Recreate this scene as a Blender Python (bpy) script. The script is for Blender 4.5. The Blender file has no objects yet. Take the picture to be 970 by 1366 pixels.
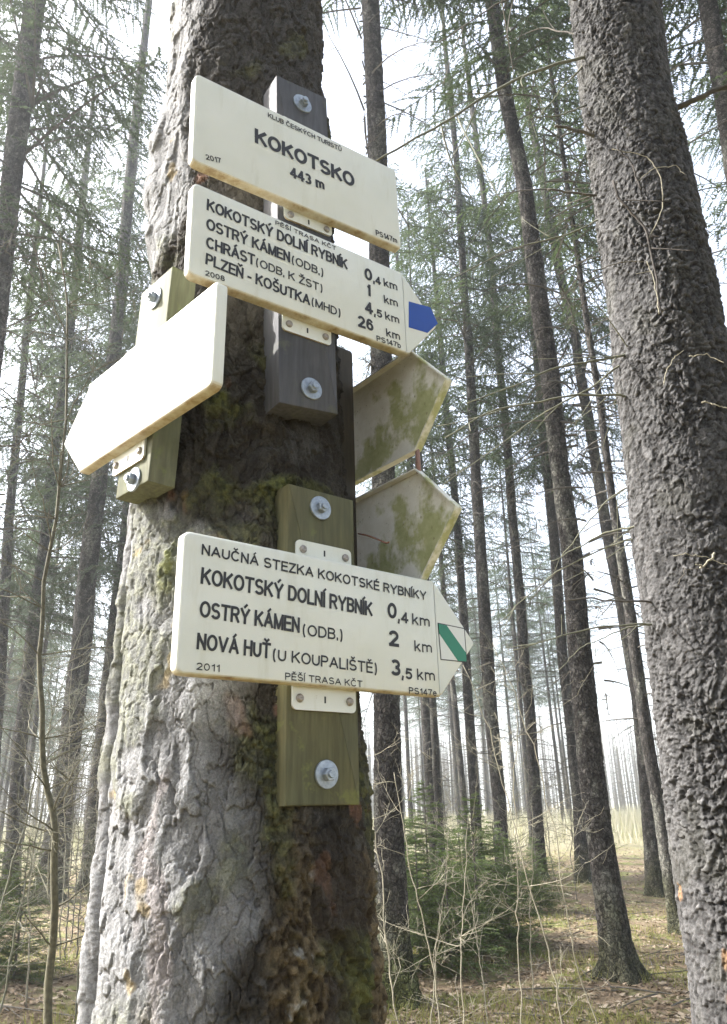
import bpy, math, random
import numpy as np
from math import radians, sin, cos, pi
random.seed(7); rng = np.random.default_rng(11)
C = bpy.context.scene.collection
D = bpy.data
scene = bpy.context.scene

# ------------------------------------------------------------------ camera, sky, sun, exposure
CAMZ = 1.62; PITCH = radians(20.656); ROLL = radians(-1.5986); FOC = 1046.5; W0, H0 = 970.0, 1366.0
cam = D.cameras.new('camera'); co = D.objects.new('camera', cam); C.objects.link(co)
cam.sensor_fit = 'VERTICAL'; cam.sensor_height = 36.0; cam.lens = 36.0 * FOC / H0; cam.clip_start = .05; cam.clip_end = 2000
f_ = np.array([0, cos(PITCH), sin(PITCH)]); u_ = np.array([0, -sin(PITCH), cos(PITCH)]); x_ = np.array([1., 0, 0])
AX = cos(ROLL) * x_ + sin(ROLL) * u_; AU = cos(ROLL) * u_ - sin(ROLL) * x_
from mathutils import Matrix, Vector
co.matrix_world = Matrix(((AX[0], AU[0], -f_[0], 0), (AX[1], AU[1], -f_[1], 0), (AX[2], AU[2], -f_[2], CAMZ), (0, 0, 0, 1)))
scene.camera = co
SUN_EL, SUN_AZ = radians(41), radians(-81)          # azimuth from +Y, clockwise seen from above
world = D.worlds.new('World'); scene.world = world; world.use_nodes = True
wn = world.node_tree; wn.nodes.clear()
sky = wn.nodes.new('ShaderNodeTexSky'); sky.sky_type = 'NISHITA'; sky.sun_disc = False
sky.sun_elevation = SUN_EL; sky.sun_rotation = SUN_AZ; sky.dust_density = 4.0; sky.air_density = 1.0; sky.ozone_density = 1.0
bg = wn.nodes.new('ShaderNodeBackground'); bg.inputs['Strength'].default_value = .14
wo = wn.nodes.new('ShaderNodeOutputWorld')
hs = wn.nodes.new('ShaderNodeHueSaturation'); hs.inputs['Saturation'].default_value = .5; hs.inputs['Value'].default_value = 1.6   # thin white spring overcast
wn.links.new(sky.outputs[0], hs.inputs['Color']); wn.links.new(hs.outputs[0], bg.inputs[0]); wn.links.new(bg.outputs[0], wo.inputs[0])
sl = D.lights.new('sun', 'SUN'); so = D.objects.new('sun', sl); C.objects.link(so)
sl.energy = 4.6; sl.angle = radians(.55); sl.color = (1, .97, .92)
sd = Vector((sin(SUN_AZ) * cos(SUN_EL), cos(SUN_AZ) * cos(SUN_EL), sin(SUN_EL)))
so.rotation_euler = sd.to_track_quat('Z', 'Y').to_euler()
vs = scene.view_settings; vs.view_transform = 'Standard'; vs.look = 'None'; vs.gamma = 1; vs.use_curve_mapping = False
vs.exposure = 1.65
cy_ = scene.cycles
cy_.use_denoising = True; cy_.max_bounces = 6; cy_.diffuse_bounces = 3; cy_.glossy_bounces = 2; cy_.transmission_bounces = 3
cy_.volume_bounces = 1; cy_.transparent_max_bounces = 8; cy_.caustics_reflective = False; cy_.caustics_refractive = False

# ------------------------------------------------------------------ geometry helpers
def ray(x, y):
    return AX * (x - W0 / 2) / FOC - AU * (y - H0 / 2) / FOC + f_
CAM = np.array([0, 0, CAMZ])
def at(x, y, Y):
    d = ray(x, y); return CAM + d * (Y / d[1])
def ground(x, y):
    d = ray(x, y); return CAM + d * (-CAMZ / d[2])
def hsh(ix, iy, iz, s):
    h = (ix.astype(np.int64) * 374761393 + iy.astype(np.int64) * 668265263 + iz.astype(np.int64) * 2147483647 + s * 974634777) & 0xffffffff
    h = ((h ^ (h >> 13)) * 1274126177) & 0xffffffff
    h = ((h ^ (h >> 15)) * 2246822519) & 0xffffffff
    return ((h ^ (h >> 16)) & 0xffffff) / float(0xffffff)
def vn(p, s=0):
    i = np.floor(p); f = p - i; f = f * f * f * (f * (f * 6 - 15) + 10); i = i.astype(np.int64); r = 0
    for a in (0, 1):
        wa = f[:, 0] if a else 1 - f[:, 0]
        for b in (0, 1):
            wb = wa * (f[:, 1] if b else 1 - f[:, 1])
            for c in (0, 1):
                r = r + wb * (f[:, 2] if c else 1 - f[:, 2]) * hsh(i[:, 0] + a, i[:, 1] + b, i[:, 2] + c, s)
    return r
def fbm(p, o=4, s=0):
    a, t, r = .5, 0, 0
    for k in range(o):
        r = r + a * vn(p * (2.03 ** k) + 17.3 * k, s + k); t += a; a *= .5
    return r / t
def worley(u, v, nu, s=0):
    # 2D cells, periodic in u with period nu
    iu = np.floor(u).astype(np.int64); iv = np.floor(v).astype(np.int64)
    F1 = np.full(u.shape, 9.); F2 = F1.copy(); I = np.zeros(u.shape); DU = I.copy(); DV = I.copy()
    for a in (-1, 0, 1):
        for b in (-1, 0, 1):
            cu, cv = (iu + a) % nu, iv + b; z = cu * 0
            jx = iu + a + .1 + .8 * hsh(cu, cv, z, s); jy = cv + .1 + .8 * hsh(cu, cv, z, s + 1)
            d = np.hypot(u - jx, v - jy); n = d < F1
            F2 = np.where(n, F1, np.minimum(F2, d)); F1 = np.where(n, d, F1)
            I = np.where(n, hsh(cu, cv, z, s + 2), I); DU = np.where(n, u - jx, DU); DV = np.where(n, v - jy, DV)
    return F1, F2, I, DU, DV
def ss(a, b, x):
    t = np.clip((x - a) / (b - a), 0, 1); return t * t * (3 - 2 * t)
def mix(a, b, t):
    return np.asarray(a) * (1 - t)[:, None] + np.asarray(b) * t[:, None]
def mesh_np(name, V, faces, mats=(), col=None, smooth=True, mi=None):
    """faces: (n,3) or (n,4) int array"""
    me = D.meshes.new(name); V = np.ascontiguousarray(V, np.float32); faces = np.ascontiguousarray(faces, np.int32); n, k = faces.shape
    me.vertices.add(len(V)); me.vertices.foreach_set('co', V.ravel())
    me.loops.add(n * k); me.loops.foreach_set('vertex_index', faces.ravel())
    me.polygons.add(n); me.polygons.foreach_set('loop_start', np.arange(0, n * k, k, dtype=np.int32))
    me.polygons.foreach_set('use_smooth', np.full(n, smooth))
    if mi is not None: me.polygons.foreach_set('material_index', np.asarray(mi, np.int32))
    if col is not None:
        ca = me.color_attributes.new('tone', 'FLOAT_COLOR', 'POINT')
        c4 = np.ones((len(V), 4), np.float32); c4[:, :3] = col; ca.data.foreach_set('color', c4.ravel())
    for m in mats: me.materials.append(m)
    me.update(calc_edges=True); me.validate()
    return me
class MB:
    def __init__(s): s.v = []; s.f = []; s.n = 0; s.mi = []
    def add(s, V, F, m=0):
        s.v.append(np.asarray(V, float)); s.f += [tuple(i + s.n for i in f) for f in F]; s.mi += [m] * len(F); s.n += len(V)
    def tube(s, P, R, k=6, cap=True, m=0):
        P = np.asarray(P, float); n = len(P); R = np.broadcast_to(np.asarray(R, float), (n,))
        T = np.gradient(P, axis=0); T /= np.linalg.norm(T, axis=1)[:, None] + 1e-12
        a = np.array([0, 0, 1.]) if abs(T[0][2]) < .9 else np.array([1., 0, 0]); V = []
        for i in range(n):
            e = np.cross(T[i], a); e /= np.linalg.norm(e) + 1e-12; g = np.cross(T[i], e); a = np.cross(e, T[i])
            for j in range(k):
                t = 2 * pi * j / k; V.append(P[i] + R[i] * (cos(t) * e + sin(t) * g))
        F = [(i * k + j, i * k + (j + 1) % k, (i + 1) * k + (j + 1) % k, (i + 1) * k + j) for i in range(n - 1) for j in range(k)]
        if cap: F += [tuple(range(k))[::-1], tuple((n - 1) * k + j for j in range(k))]
        s.add(V, F, m)
    def mesh(s, name, mats, smooth=False):
        me = D.meshes.new(name); me.from_pydata(np.concatenate(s.v).tolist(), [], s.f); 
        for m in (mats if isinstance(mats, (list, tuple)) else [mats]): me.materials.append(m)
        me.polygons.foreach_set('use_smooth', [smooth] * len(me.polygons)); me.polygons.foreach_set('material_index', s.mi)
        me.update(); return me
def link(name, me, parent=None, label=None, cat=None, group=None, kind=None, loc=None):
    o = D.objects.new(name, me); C.objects.link(o)
    if parent is not None: o.parent = parent
    if label: o['label'] = label
    if cat: o['category'] = cat
    if group: o['group'] = group
    if kind: o['kind'] = kind
    if loc is not None: o.location = loc
    return o
def smooth_path(P, n):
    P = np.asarray(P, float); t = np.linspace(0, 1, len(P)); tt = np.linspace(0, 1, n)
    Q = np.stack([np.interp(tt, t, P[:, k]) for k in range(P.shape[1])], 1)
    for _ in range(max(1, n // (2 * len(P)))):
        Q[1:-1] = (Q[:-2] + 2 * Q[1:-1] + Q[2:]) / 4
    return Q

# ------------------------------------------------------------------ materials
class NT_:
    def __init__(s, name):
        s.m = D.materials.new(name); s.m.use_nodes = True; s.t = s.m.node_tree; s.t.nodes.clear()
        s.out = s.n('OutputMaterial'); s.p = s.n('BsdfPrincipled'); s.l(s.p.outputs[0], s.out.inputs[0])
    def n(s, k, **kw):
        o = s.t.nodes.new('ShaderNode' + k)
        for a, b in kw.items():
            if hasattr(o, a): setattr(o, a, b)
            else: o.inputs[a.replace('_', ' ')].default_value = b
        return o
    def l(s, a, b): s.t.links.new(a, b)
    def noise(s, scale, detail=4, rough=.6, vec=None, coord='Object', stretch=None):
        tc = s.n('TexCoord'); o = s.n('TexNoise', Scale=scale, Detail=detail, Roughness=rough); src = tc.outputs[coord]
        if stretch:
            mp = s.n('Mapping'); mp.inputs['Scale'].default_value = stretch; s.l(src, mp.inputs[0]); src = mp.outputs[0]
        s.l(src, o.inputs['Vector']); return o.outputs['Fac']
    def ramp(s, fac, stops):
        r = s.n('ValToRGB'); e = r.color_ramp.elements
        while len(e) < len(stops): e.new(.5)
        for k, (p, c) in enumerate(stops): e[k].position = p; e[k].color = (*c, 1) if len(c) == 3 else c
        s.l(fac, r.inputs[0]); return r.outputs[0]
    def mixc(s, fac, a, b, mode='MIX'):
        m = s.n('Mix', data_type='RGBA', blend_type=mode)
        for i, x in ((0, fac), (6, a), (7, b)):
            if hasattr(x, 'is_linked'): s.l(x, m.inputs[i])
            elif isinstance(x, (int, float)): m.inputs[i].default_value = x
            else: m.inputs[i].default_value = (*x, 1)
        return m.outputs[2]
    def bump(s, h, strength, dist):
        b = s.n('Bump', Strength=strength, Distance=dist); s.l(h, b.inputs['Height']); s.l(b.outputs[0], s.p.inputs['Normal'])
    def col(s, c):
        if hasattr(c, 'is_linked'): s.l(c, s.p.inputs['Base Color'])
        else: s.p.inputs['Base Color'].default_value = (*c, 1)
    def set(s, **kw):
        for a, b in kw.items(): s.p.inputs[a.replace('_', ' ')].default_value = b
def bark_mat(name, fs=180, bd=.002, rough=.9):
    t = NT_(name); a = t.n('Attribute', attribute_name='tone'); nz = t.noise(fs, 5, .65)
    v = t.ramp(nz, [(.25, (.62, .62, .62)), (.75, (1.35, 1.35, 1.35))])
    tc = t.n('TexCoord'); n3 = t.n('TexNoise', Scale=45, Detail=3); t.l(tc.outputs['Object'], n3.inputs['Vector']); mx = t.n('Mix', data_type='RGBA', blend_type='LINEAR_LIGHT'); mx.inputs[0].default_value = .018
    t.l(tc.outputs['Object'], mx.inputs[6]); t.l(n3.outputs['Color'], mx.inputs[7]); mp = t.n('Mapping'); mp.inputs['Scale'].default_value = (1, 1, .5); t.l(mx.outputs[2], mp.inputs[0])
    vo = t.n('TexVoronoi', Scale=120, feature='DISTANCE_TO_EDGE'); vc = t.n('TexVoronoi', Scale=120); t.l(mp.outputs[0], vo.inputs['Vector']); t.l(mp.outputs[0], vc.inputs['Vector'])
    ed = t.ramp(vo.outputs['Distance'], [(.0, (0, 0, 0)), (.10, (1, 1, 1))]); cc = t.mixc(1.0, a.outputs['Color'], v, 'MULTIPLY')
    cc = t.mixc(.12, cc, ed, 'MULTIPLY'); cc = t.mixc(.5, cc, t.ramp(vc.outputs['Color'], [(.1, (.65,) * 3), (.9, (1.4,) * 3)]), 'MULTIPLY'); t.col(cc)
    h1 = t.n('Math', operation='MULTIPLY_ADD'); t.l(ed, h1.inputs[0]); h1.inputs[1].default_value = .12; t.l(nz, h1.inputs[2]); h2 = t.n('Math', operation='MULTIPLY_ADD'); t.l(vc.outputs['Color'], h2.inputs[0]); h2.inputs[1].default_value = .35; t.l(h1.outputs[0], h2.inputs[2])
    t.bump(h2.outputs[0], .8, bd * 1.3); t.set(Roughness=rough)
    t.p.inputs['Specular IOR Level'].default_value = .25
    return t.m
M = {}
M['bark_near'] = bark_mat('trunk_bark', 420, .0012)
def bark_mid():
    t = NT_('spruce_bark'); a = t.n('Attribute', attribute_name='tone'); nz = t.noise(55, 6, .7); w = t.noise(14, 3, .6); tc = t.n('TexCoord')
    mx = t.n('Mix', data_type='RGBA', blend_type='LINEAR_LIGHT'); mx.inputs[0].default_value = .05; t.l(tc.outputs['Object'], mx.inputs[6]); n3 = t.n('TexNoise', Scale=16, Detail=3); t.l(tc.outputs['Object'], n3.inputs['Vector']); t.l(n3.outputs['Color'], mx.inputs[7])
    mp = t.n('Mapping'); mp.inputs['Scale'].default_value = (1, 1, .62); t.l(mx.outputs[2], mp.inputs[0])
    v = t.n('TexVoronoi', Scale=30, feature='DISTANCE_TO_EDGE'); t.l(mp.outputs[0], v.inputs['Vector']); v2 = t.n('TexVoronoi', Scale=30); t.l(mp.outputs[0], v2.inputs['Vector'])
    cr = t.ramp(v.outputs['Distance'], [(.0, (0, 0, 0)), (.16, (1, 1, 1))])
    c = t.mixc(1., a.outputs['Color'], t.ramp(nz, [(.25, (.5,) * 3), (.75, (1.5,) * 3)]), 'MULTIPLY')
    c = t.mixc(.8, c, t.ramp(v2.outputs['Color'], [(.1, (.45,) * 3), (.9, (1.7,) * 3)]), 'MULTIPLY'); c = t.mixc(.65, c, cr, 'MULTIPLY')
    t.col(c); h = t.n('Math', operation='ADD'); t.l(cr, h.inputs[0]); m2 = t.n('Math', operation='MULTIPLY'); m2.inputs[1].default_value = 1.2; t.l(nz, m2.inputs[0]); t.l(m2.outputs[0], h.inputs[1])
    h2 = t.n('Math', operation='ADD'); t.l(h.outputs[0], h2.inputs[0]); t.l(v2.outputs['Color'], h2.inputs[1]); t.bump(h2.outputs[0], .9, .012); t.set(Roughness=.92); t.p.inputs['Specular IOR Level'].default_value = .2; return t.m
M['bark_mid'] = bark_mid()
def simple(name, c, rough=.7, metal=0, var=.25, scale=30, bd=0., stretch=None):
    t = NT_(name); nz = t.noise(scale, 5, .65, stretch=stretch)
    t.col(t.mixc(1.0, c, t.ramp(nz, [(.25, (1 - var,) * 3), (.75, (1 + var,) * 3)]), 'MULTIPLY'))
    t.set(Roughness=rough, Metallic=metal)
    if bd: t.bump(nz, .6, bd)
    return t.m
def leafy(name, c1, c2, tr=.25):
    t = NT_(name); nz = t.noise(1.3, 3, .6)
    t.col(t.ramp(nz, [(.3, c1), (.7, c2)])); t.set(Roughness=.7)
    t.p.inputs['Specular IOR Level'].default_value = .2
    tb = t.n('BsdfTranslucent'); tb.inputs[0].default_value = (c2[0] * 1.6, c2[1] * 1.7, c2[2], 1)
    ms = t.n('MixShader'); ms.inputs[0].default_value = tr
    t.l(t.p.outputs[0], ms.inputs[1]); t.l(tb.outputs[0], ms.inputs[2]); t.l(ms.outputs[0], t.out.inputs[0]); return t.m
M['needle'] = leafy('spruce_needles', (.034, .05, .035), (.068, .09, .058), .22)
M['needle_young'] = leafy('young_spruce_needles', (.055, .08, .032), (.105, .14, .055), .3)
M['dark_branch'] = simple('dark_branch', (.045, .038, .032), .9, var=.35, scale=20)
M['dead_twig'] = simple('dead_twig', (.10, .09, .075), .9, var=.35, scale=8)
M['pale_twig'] = simple('pale_bare_twig', (.25, .23, .17), .85, var=.3, scale=10)
M['green_twig'] = simple('lichened_twig', (.135, .135, .095), .85, var=.35, scale=12)
M['sapling_bark'] = simple('sapling_bark', (.085, .078, .045), .85, var=.6, scale=40, bd=.006)
M['steel'] = simple('zinc_plated_steel', (.33, .37, .42), .42, .7, .3, 160)
M['screw'] = simple('dull_screw_steel', (.34, .31, .28), .45, .7, .35, 300)
M['rust'] = simple('rusty_wire', (.13, .06, .035), .8, .2, .4, 200)
M['letter'] = simple('black_lettering', (.018, .018, .02), .5, var=.1)
M['blue'] = simple('blue_enamel', (.010, .065, .36), .35, var=.06)
M['green'] = simple('green_enamel', (.0, .19, .10), .35, var=.06)
M['patch_white'] = simple('white_enamel_patch', (.72, .73, .68), .4, var=.04)
def enamel(name, back=False):
    """cream enamel; rust and algae sit on the turned-under lower lip and in blotches"""
    t = NT_(name); tc = t.n('TexCoord'); sx = t.n('SeparateXYZ'); t.l(tc.outputs['Object'], sx.inputs[0])
    big = t.noise(9, 5, .6); fine = t.noise(90, 4, .6); mid = t.noise(28, 5, .7)
    c = t.ramp(big, [(.3, (.71, .725, .655)), (.7, (.79, .80, .745))])
    # lip stains: object-space normal pointing down
    ge = t.n('NewGeometry'); vt = t.n('VectorTransform', vector_type='NORMAL', convert_from='WORLD', convert_to='WORLD'); t.l(ge.outputs['True Normal'], vt.inputs[0])
    sn = t.n('SeparateXYZ'); t.l(vt.outputs[0], sn.inputs[0])
    dn = t.n('MapRange'); dn.inputs[1].default_value = -.25; dn.inputs[2].default_value = -.8; t.l(sn.outputs[2], dn.inputs[0])
    k = t.ramp(mid, [(.3, (.55,) * 3), (.62, (1,) * 3)])
    mk = t.n('Math', operation='MULTIPLY'); t.l(dn.outputs[0], mk.inputs[0]); t.l(k, mk.inputs[1])
    lipc = t.ramp(mid, [(.35, (.60, .53, .38)), (.55, (.46, .36, .21)), (.72, (.24, .15, .08))])
    c = t.mixc(mk.outputs[0], c, lipc)
    sp = t.ramp(fine, [(.70, (0, 0, 0)), (.76, (.55, .55, .55))])
    spm = t.mixc(1.0, sp, t.ramp(big, [(.5, (0, 0, 0)), (.62, (1, 1, 1))]), 'MULTIPLY')
    c = t.mixc(spm, c, (.30, .24, .14))
    sk = t.ramp(t.noise(20, 6, .7, stretch=(2.2, 2.2, .35)), [(.52, (0, 0, 0)), (.72, (.28,) * 3)]); c = t.mixc(sk, c, (.47, .45, .31))
    t.col(c); rr = t.ramp(mid, [(.3, (.30,) * 3), (.7, (.52,) * 3)]); t.l(rr, t.p.inputs['Roughness']); t.bump(big, .05, .01); return t.m
M['enamel'] = enamel('cream_enamel')
def algae_back():
    t = NT_('weathered_sign_back'); tc = t.n('TexCoord'); sx = t.n('SeparateXYZ'); t.l(tc.outputs['Object'], sx.inputs[0])
    big = t.noise(8, 6, .62); mid = t.noise(34, 6, .7); fine = t.noise(150, 4, .7); streak = t.noise(14, 5, .65, stretch=(3, 3, .6))
    base = t.ramp(mid, [(.3, (.70, .68, .60)), (.7, (.86, .855, .81))])
    alg = t.ramp(mid, [(.3, (.30, .32, .14)), (.7, (.54, .55, .31))])
    mk = t.mixc(.15, big, streak)
    c = t.mixc(t.ramp(mk, [(.515, (0, 0, 0)), (.575, (1, 1, 1))]), base, alg)
    c = t.mixc(t.ramp(fine, [(.62, (0, 0, 0)), (.7, (.6, .6, .6))]), c, (.14, .10, .06))
    t.col(c); t.set(Roughness=.8); t.bump(mid, .3, .001); return t.m
M['sign_back'] = algae_back()
def board_mat(name, c1, c2, side):
    t = NT_(name); g = t.noise(14, 5, .6, stretch=(6, 6, .35)); b = t.noise(7, 4, .6); fi = t.noise(160, 3, .6, stretch=(1, 1, .12))
    c = t.mixc(t.ramp(b, [(.35, (0, 0, 0)), (.65, (1, 1, 1))]), c1, c2)
    c = t.mixc(.5, c, t.ramp(g, [(.3, (.35, .35, .35)), (.7, (1, 1, 1))]), 'MULTIPLY')
    c = t.mixc(.35, c, t.ramp(fi, [(.35, (.4, .4, .4)), (.65, (1.2, 1.2, 1.2))]), 'MULTIPLY')
    c = t.mixc(t.ramp(t.noise(22, 6, .7), [(.58, (0, 0, 0)), (.66, (.7, .7, .7))]), c, side)
    t.col(c); t.set(Roughness=.75); t.bump(fi, .25, .001); return t.m
M['board_dark'] = board_mat('grey_stained_board', (.075, .075, .085), (.11, .11, .12), (.10, .105, .08))
M['board_olive'] = board_mat('olive_mossy_board', (.15, .135, .06), (.12, .12, .06), (.17, .18, .055))
M['board_green'] = board_mat('green_mossy_board', (.12, .13, .06), (.17, .17, .10), (.15, .17, .06))
M['board_black'] = board_mat('dark_rear_board', (.05, .042, .032), (.08, .065, .045), (.06, .065, .03))

# ------------------------------------------------------------------ ground
def gz(x, y):
    p = np.stack([x * .35, y * .35, x * 0], 1); q = np.stack([x * 1.6, y * 1.6, x * 0 + 3], 1)
    d = np.hypot(x, y)
    return ((fbm(p, 3, 40) - .5) * .22 + (fbm(q, 2, 44) - .5) * .07) * np.clip(d / 6, .2, 1)
def gz1(x, y): return float(gz(np.array([x]), np.array([y]))[0])
t = NT_('forest_floor'); tc = t.n('TexCoord'); P = tc.outputs['Object']
n1 = t.noise(.55, 5, .6); n2 = t.noise(9, 6, .7); n3 = t.noise(60, 4, .7); n4 = t.noise(1.4, 4, .65)
lit = t.ramp(n2, [(.3, (.075, .052, .03)), (.5, (.15, .112, .066)), (.7, (.26, .205, .13))])
lit = t.mixc(.5, lit, t.ramp(n3, [(.3, (.45, .4, .35)), (.7, (1.4, 1.3, 1.2))]), 'MULTIPLY')
moss = t.ramp(n2, [(.3, (.07, .085, .02)), (.7, (.19, .20, .05))])
c = t.mixc(t.ramp(n4, [(.47, (0, 0, 0)), (.60, (.85,) * 3)]), lit, moss)
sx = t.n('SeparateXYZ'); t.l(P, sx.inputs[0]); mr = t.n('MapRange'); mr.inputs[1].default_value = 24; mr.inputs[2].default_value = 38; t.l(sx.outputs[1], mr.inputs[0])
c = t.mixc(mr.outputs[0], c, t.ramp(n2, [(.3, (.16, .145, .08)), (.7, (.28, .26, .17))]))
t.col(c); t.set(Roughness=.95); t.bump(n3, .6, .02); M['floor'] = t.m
g1 = np.linspace(-1, 1, 260); ax = np.sign(g1) * (np.abs(g1) ** 2.6) * 600; ay = np.concatenate([np.linspace(-300, -4, 20), 20 * np.linspace(-.2, 1, 160)[1:], np.geomspace(20.5, 900, 90)])
XX, YY = np.meshgrid(ax, ay); x, y = XX.ravel(), YY.ravel()
zz = gz(x, y)
nx, ny = len(ax), len(ay); idx = np.arange(nx * ny).reshape(ny, nx)
q = np.stack([idx[:-1, :-1], idx[:-1, 1:], idx[1:, 1:], idx[1:, :-1]], -1).reshape(-1, 4)
link('ground', mesh_np('ground', np.stack([x, y, zz], 1), q, [M['floor']]), kind='structure')

# ------------------------------------------------------------------ trunks
def trunk(name, zs, cx, cy, r, th, disp, mat):
    """rings at heights zs; disp(theta, z, P) -> (offset, colour)"""
    n, k = len(zs), len(th); T, Z = np.meshgrid(th, zs); T = T.ravel(); Z = Z.ravel()
    X0 = np.repeat(cx, k); Y0 = np.repeat(cy, k); R = np.repeat(r, k)
    P = np.stack([R * np.cos(T), R * np.sin(T), Z], 1)
    d, col = disp(T, Z, P, R)
    V = np.stack([X0 + (R + d) * np.cos(T), Y0 + (R + d) * np.sin(T), Z], 1)
    i = np.arange(n * k).reshape(n, k); j = np.roll(i, -1, 1)
    q = np.stack([i[:-1], j[:-1], j[1:], i[1:]], -1).reshape(-1, 4)
    return mesh_np(name, V, q, [mat], col)

# --- the sign tree
CZ = np.array([0., 1.39, 3.1, 24.]); CXs = np.array([-.16, -.173, -.202, -.5]); CYs = np.array([1.115, 1.107, 1.100, 1.2])
RZ = np.array([0., .25, .7, 1.2, 1.39, 1.69, 2.02, 2.4, 2.67, 3.1, 8, 24]); RR = np.array([.34, .27, .215, .184, .177, .168, .160, .150, .146, .142, .12, .03])
PHI0 = math.atan2(-1.107, .173)                      # towards the camera
def disp_sign_tree(T, Z, P, R):
    rel = (T - PHI0 + pi) % (2 * pi) - pi            # 0 facing the camera; negative = left in the picture
    wv = np.stack([fbm(P * 14, 3, 1), fbm(P * 14, 3, 5), fbm(P * 14, 3, 9)], 1) - .5
    Pw = P + wv * .05
    s = (T / (2 * pi)) ; w5 = np.stack([fbm(P * np.array([55, 55, 30]), 3, 41), fbm(P * np.array([55, 55, 30]), 3, 45)], 1) - .5
    U = s * 40 + wv[:, 0] * 2.2 + w5[:, 0] * 1.5; Vv = Z / .058 + wv[:, 1] * 2.4 + w5[:, 1] * 1.3
    F1, F2, I, DU, DV = worley(U, Vv, 40, 21)
    crack = ss(.0, .07, F2 - F1)
    U2 = s * 88 + wv[:, 2] * 3.4 + w5[:, 1] * 2.2; V2 = Z / .026 + wv[:, 0] * 4.0 + w5[:, 0] * 2.0
    G1, G2, J, EU, EV = worley(U2, V2, 88, 31)
    c2 = ss(.0, .10, G2 - G1)
    tl = vn(P * 25, 48) - .5
    big = fbm(P * 5.5, 3, 60) - .5
    # light papery left, dark fissured right; sunlit band and shade also painted into tone
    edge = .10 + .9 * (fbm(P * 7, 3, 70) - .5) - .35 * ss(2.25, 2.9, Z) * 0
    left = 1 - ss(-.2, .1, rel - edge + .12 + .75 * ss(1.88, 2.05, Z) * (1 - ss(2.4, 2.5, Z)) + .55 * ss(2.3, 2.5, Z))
    # layered flakes: terraces of a vertically drawn-out noise
    Pc = P + wv * .02
    a = fbm(Pc * np.array([44, 44, 15]), 2, 80); qv = a * 20 + I * 2.2; fr = qv - np.floor(qv)
    ter = (np.floor(qv) + ss(.93, 1, fr)) / 20; lip = np.exp(-((fr - .93) / .06) ** 2)
    a2 = fbm(Pw * np.array([110, 110, 40]), 3, 84); q2 = a2 * 8; f2 = q2 - np.floor(q2)
    ter2 = (np.floor(q2) + ss(.85, 1, f2)) / 8; lip2 = np.exp(-((f2 - .80) / .09) ** 2)
    fine = fbm(P * 260, 2, 90) - .5
    dl = (I - .5) * .0042 + DU * tl * .010 - DV * .0012 + (J - .5) * .0014 + EU * tl * .003 - (1 - crack) * .0026 - (1 - c2) * .0004 + (ter - .5) * .013 - lip * .0009 + (ter2 - .5) * .0012
    rid = 1 - np.abs(2 * fbm(Pw * np.array([40, 40, 24]), 4, 100) - 1)
    dr = (I - .5) * .0045 + (J - .5) * .0035 - (1 - c2) * .0016 + (rid - .7) * .008 + (ter - .5) * .008 + (ter2 - .5) * .004 - EV * .0022 - (1 - crack) * .0028 - lip * .0012
    low = (1 - ss(1.45, 1.72, Z + .16 * (fbm(P * 6, 2, 105) - .5) * 2)) * ss(.02, .25, rel - .08)
    crumb = fbm(Pw * 62, 4, 110); cr2 = vn(P * 150, 118)
    res = low * ss(.42, .58, fbm(P * np.array([14, 14, 5]), 3, 114))
    d = big * .013 + left * dl * .6 + (1 - left) * dr * 1.15 + fine * .0012
    d += low * (-.003 + (crumb - .5) * .015) + res * (.004 + (cr2 - .5) * .004)
    # long dark fissure with a raised strip of bark on the left limb
    fx = rel + 1.22 + .10 * (fbm(np.stack([Z * 5, Z * 0, Z * 0], 1), 3, 120) - .5) * 2
    g = np.exp(-(fx / .05) ** 2) * ss(2.06, 1.98, Z); d -= g * .016; d += np.exp(-((fx + .16) / .10) ** 2) * .008 * ss(2.06, 1.9, Z)
    # knot bulge on the upper left limb
    for zk, rk, am, wz in ((2.70, -1.35, .020, .05), (2.60, -1.45, .024, .045), (2.50, -1.3, .018, .04)):
        d += am * np.exp(-((Z - zk) / wz) ** 2 - ((rel - rk) / .3) ** 2)
    # root ridges low down
    d += .03 * np.cos(T * 5 + 1) * np.clip(1 - Z / .9, 0, 1) ** 2
    # ------- bark colour, with the sunlit and shaded sides painted in
    tone = fbm(P * np.array([9, 9, 4]), 4, 130)
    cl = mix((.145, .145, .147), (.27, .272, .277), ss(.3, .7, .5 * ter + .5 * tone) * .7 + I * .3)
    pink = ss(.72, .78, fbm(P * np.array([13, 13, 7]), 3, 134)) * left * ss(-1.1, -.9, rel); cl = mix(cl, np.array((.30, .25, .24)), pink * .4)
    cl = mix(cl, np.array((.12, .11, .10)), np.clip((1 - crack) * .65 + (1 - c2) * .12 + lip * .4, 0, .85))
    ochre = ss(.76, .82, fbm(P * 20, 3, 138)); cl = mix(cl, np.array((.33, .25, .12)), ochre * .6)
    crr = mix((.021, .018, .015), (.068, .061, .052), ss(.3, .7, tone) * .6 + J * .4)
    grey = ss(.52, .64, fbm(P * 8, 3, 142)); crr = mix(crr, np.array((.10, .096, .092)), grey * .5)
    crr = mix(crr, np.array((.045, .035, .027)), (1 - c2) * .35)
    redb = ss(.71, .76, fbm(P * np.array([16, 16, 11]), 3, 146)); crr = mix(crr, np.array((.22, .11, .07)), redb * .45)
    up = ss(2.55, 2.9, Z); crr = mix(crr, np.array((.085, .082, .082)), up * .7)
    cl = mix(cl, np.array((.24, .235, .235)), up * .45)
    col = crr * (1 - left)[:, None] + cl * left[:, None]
    rc = mix((.045, .032, .018), (.15, .115, .066), ss(.35, .65, .6 * cr2 + .4 * crumb)); rc = mix(rc, np.array((.25, .235, .20)), ss(.70, .78, crumb))
    col = mix(col, np.array((.055, .042, .03)), low * .6)
    col = mix(col, rc, res)
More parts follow.
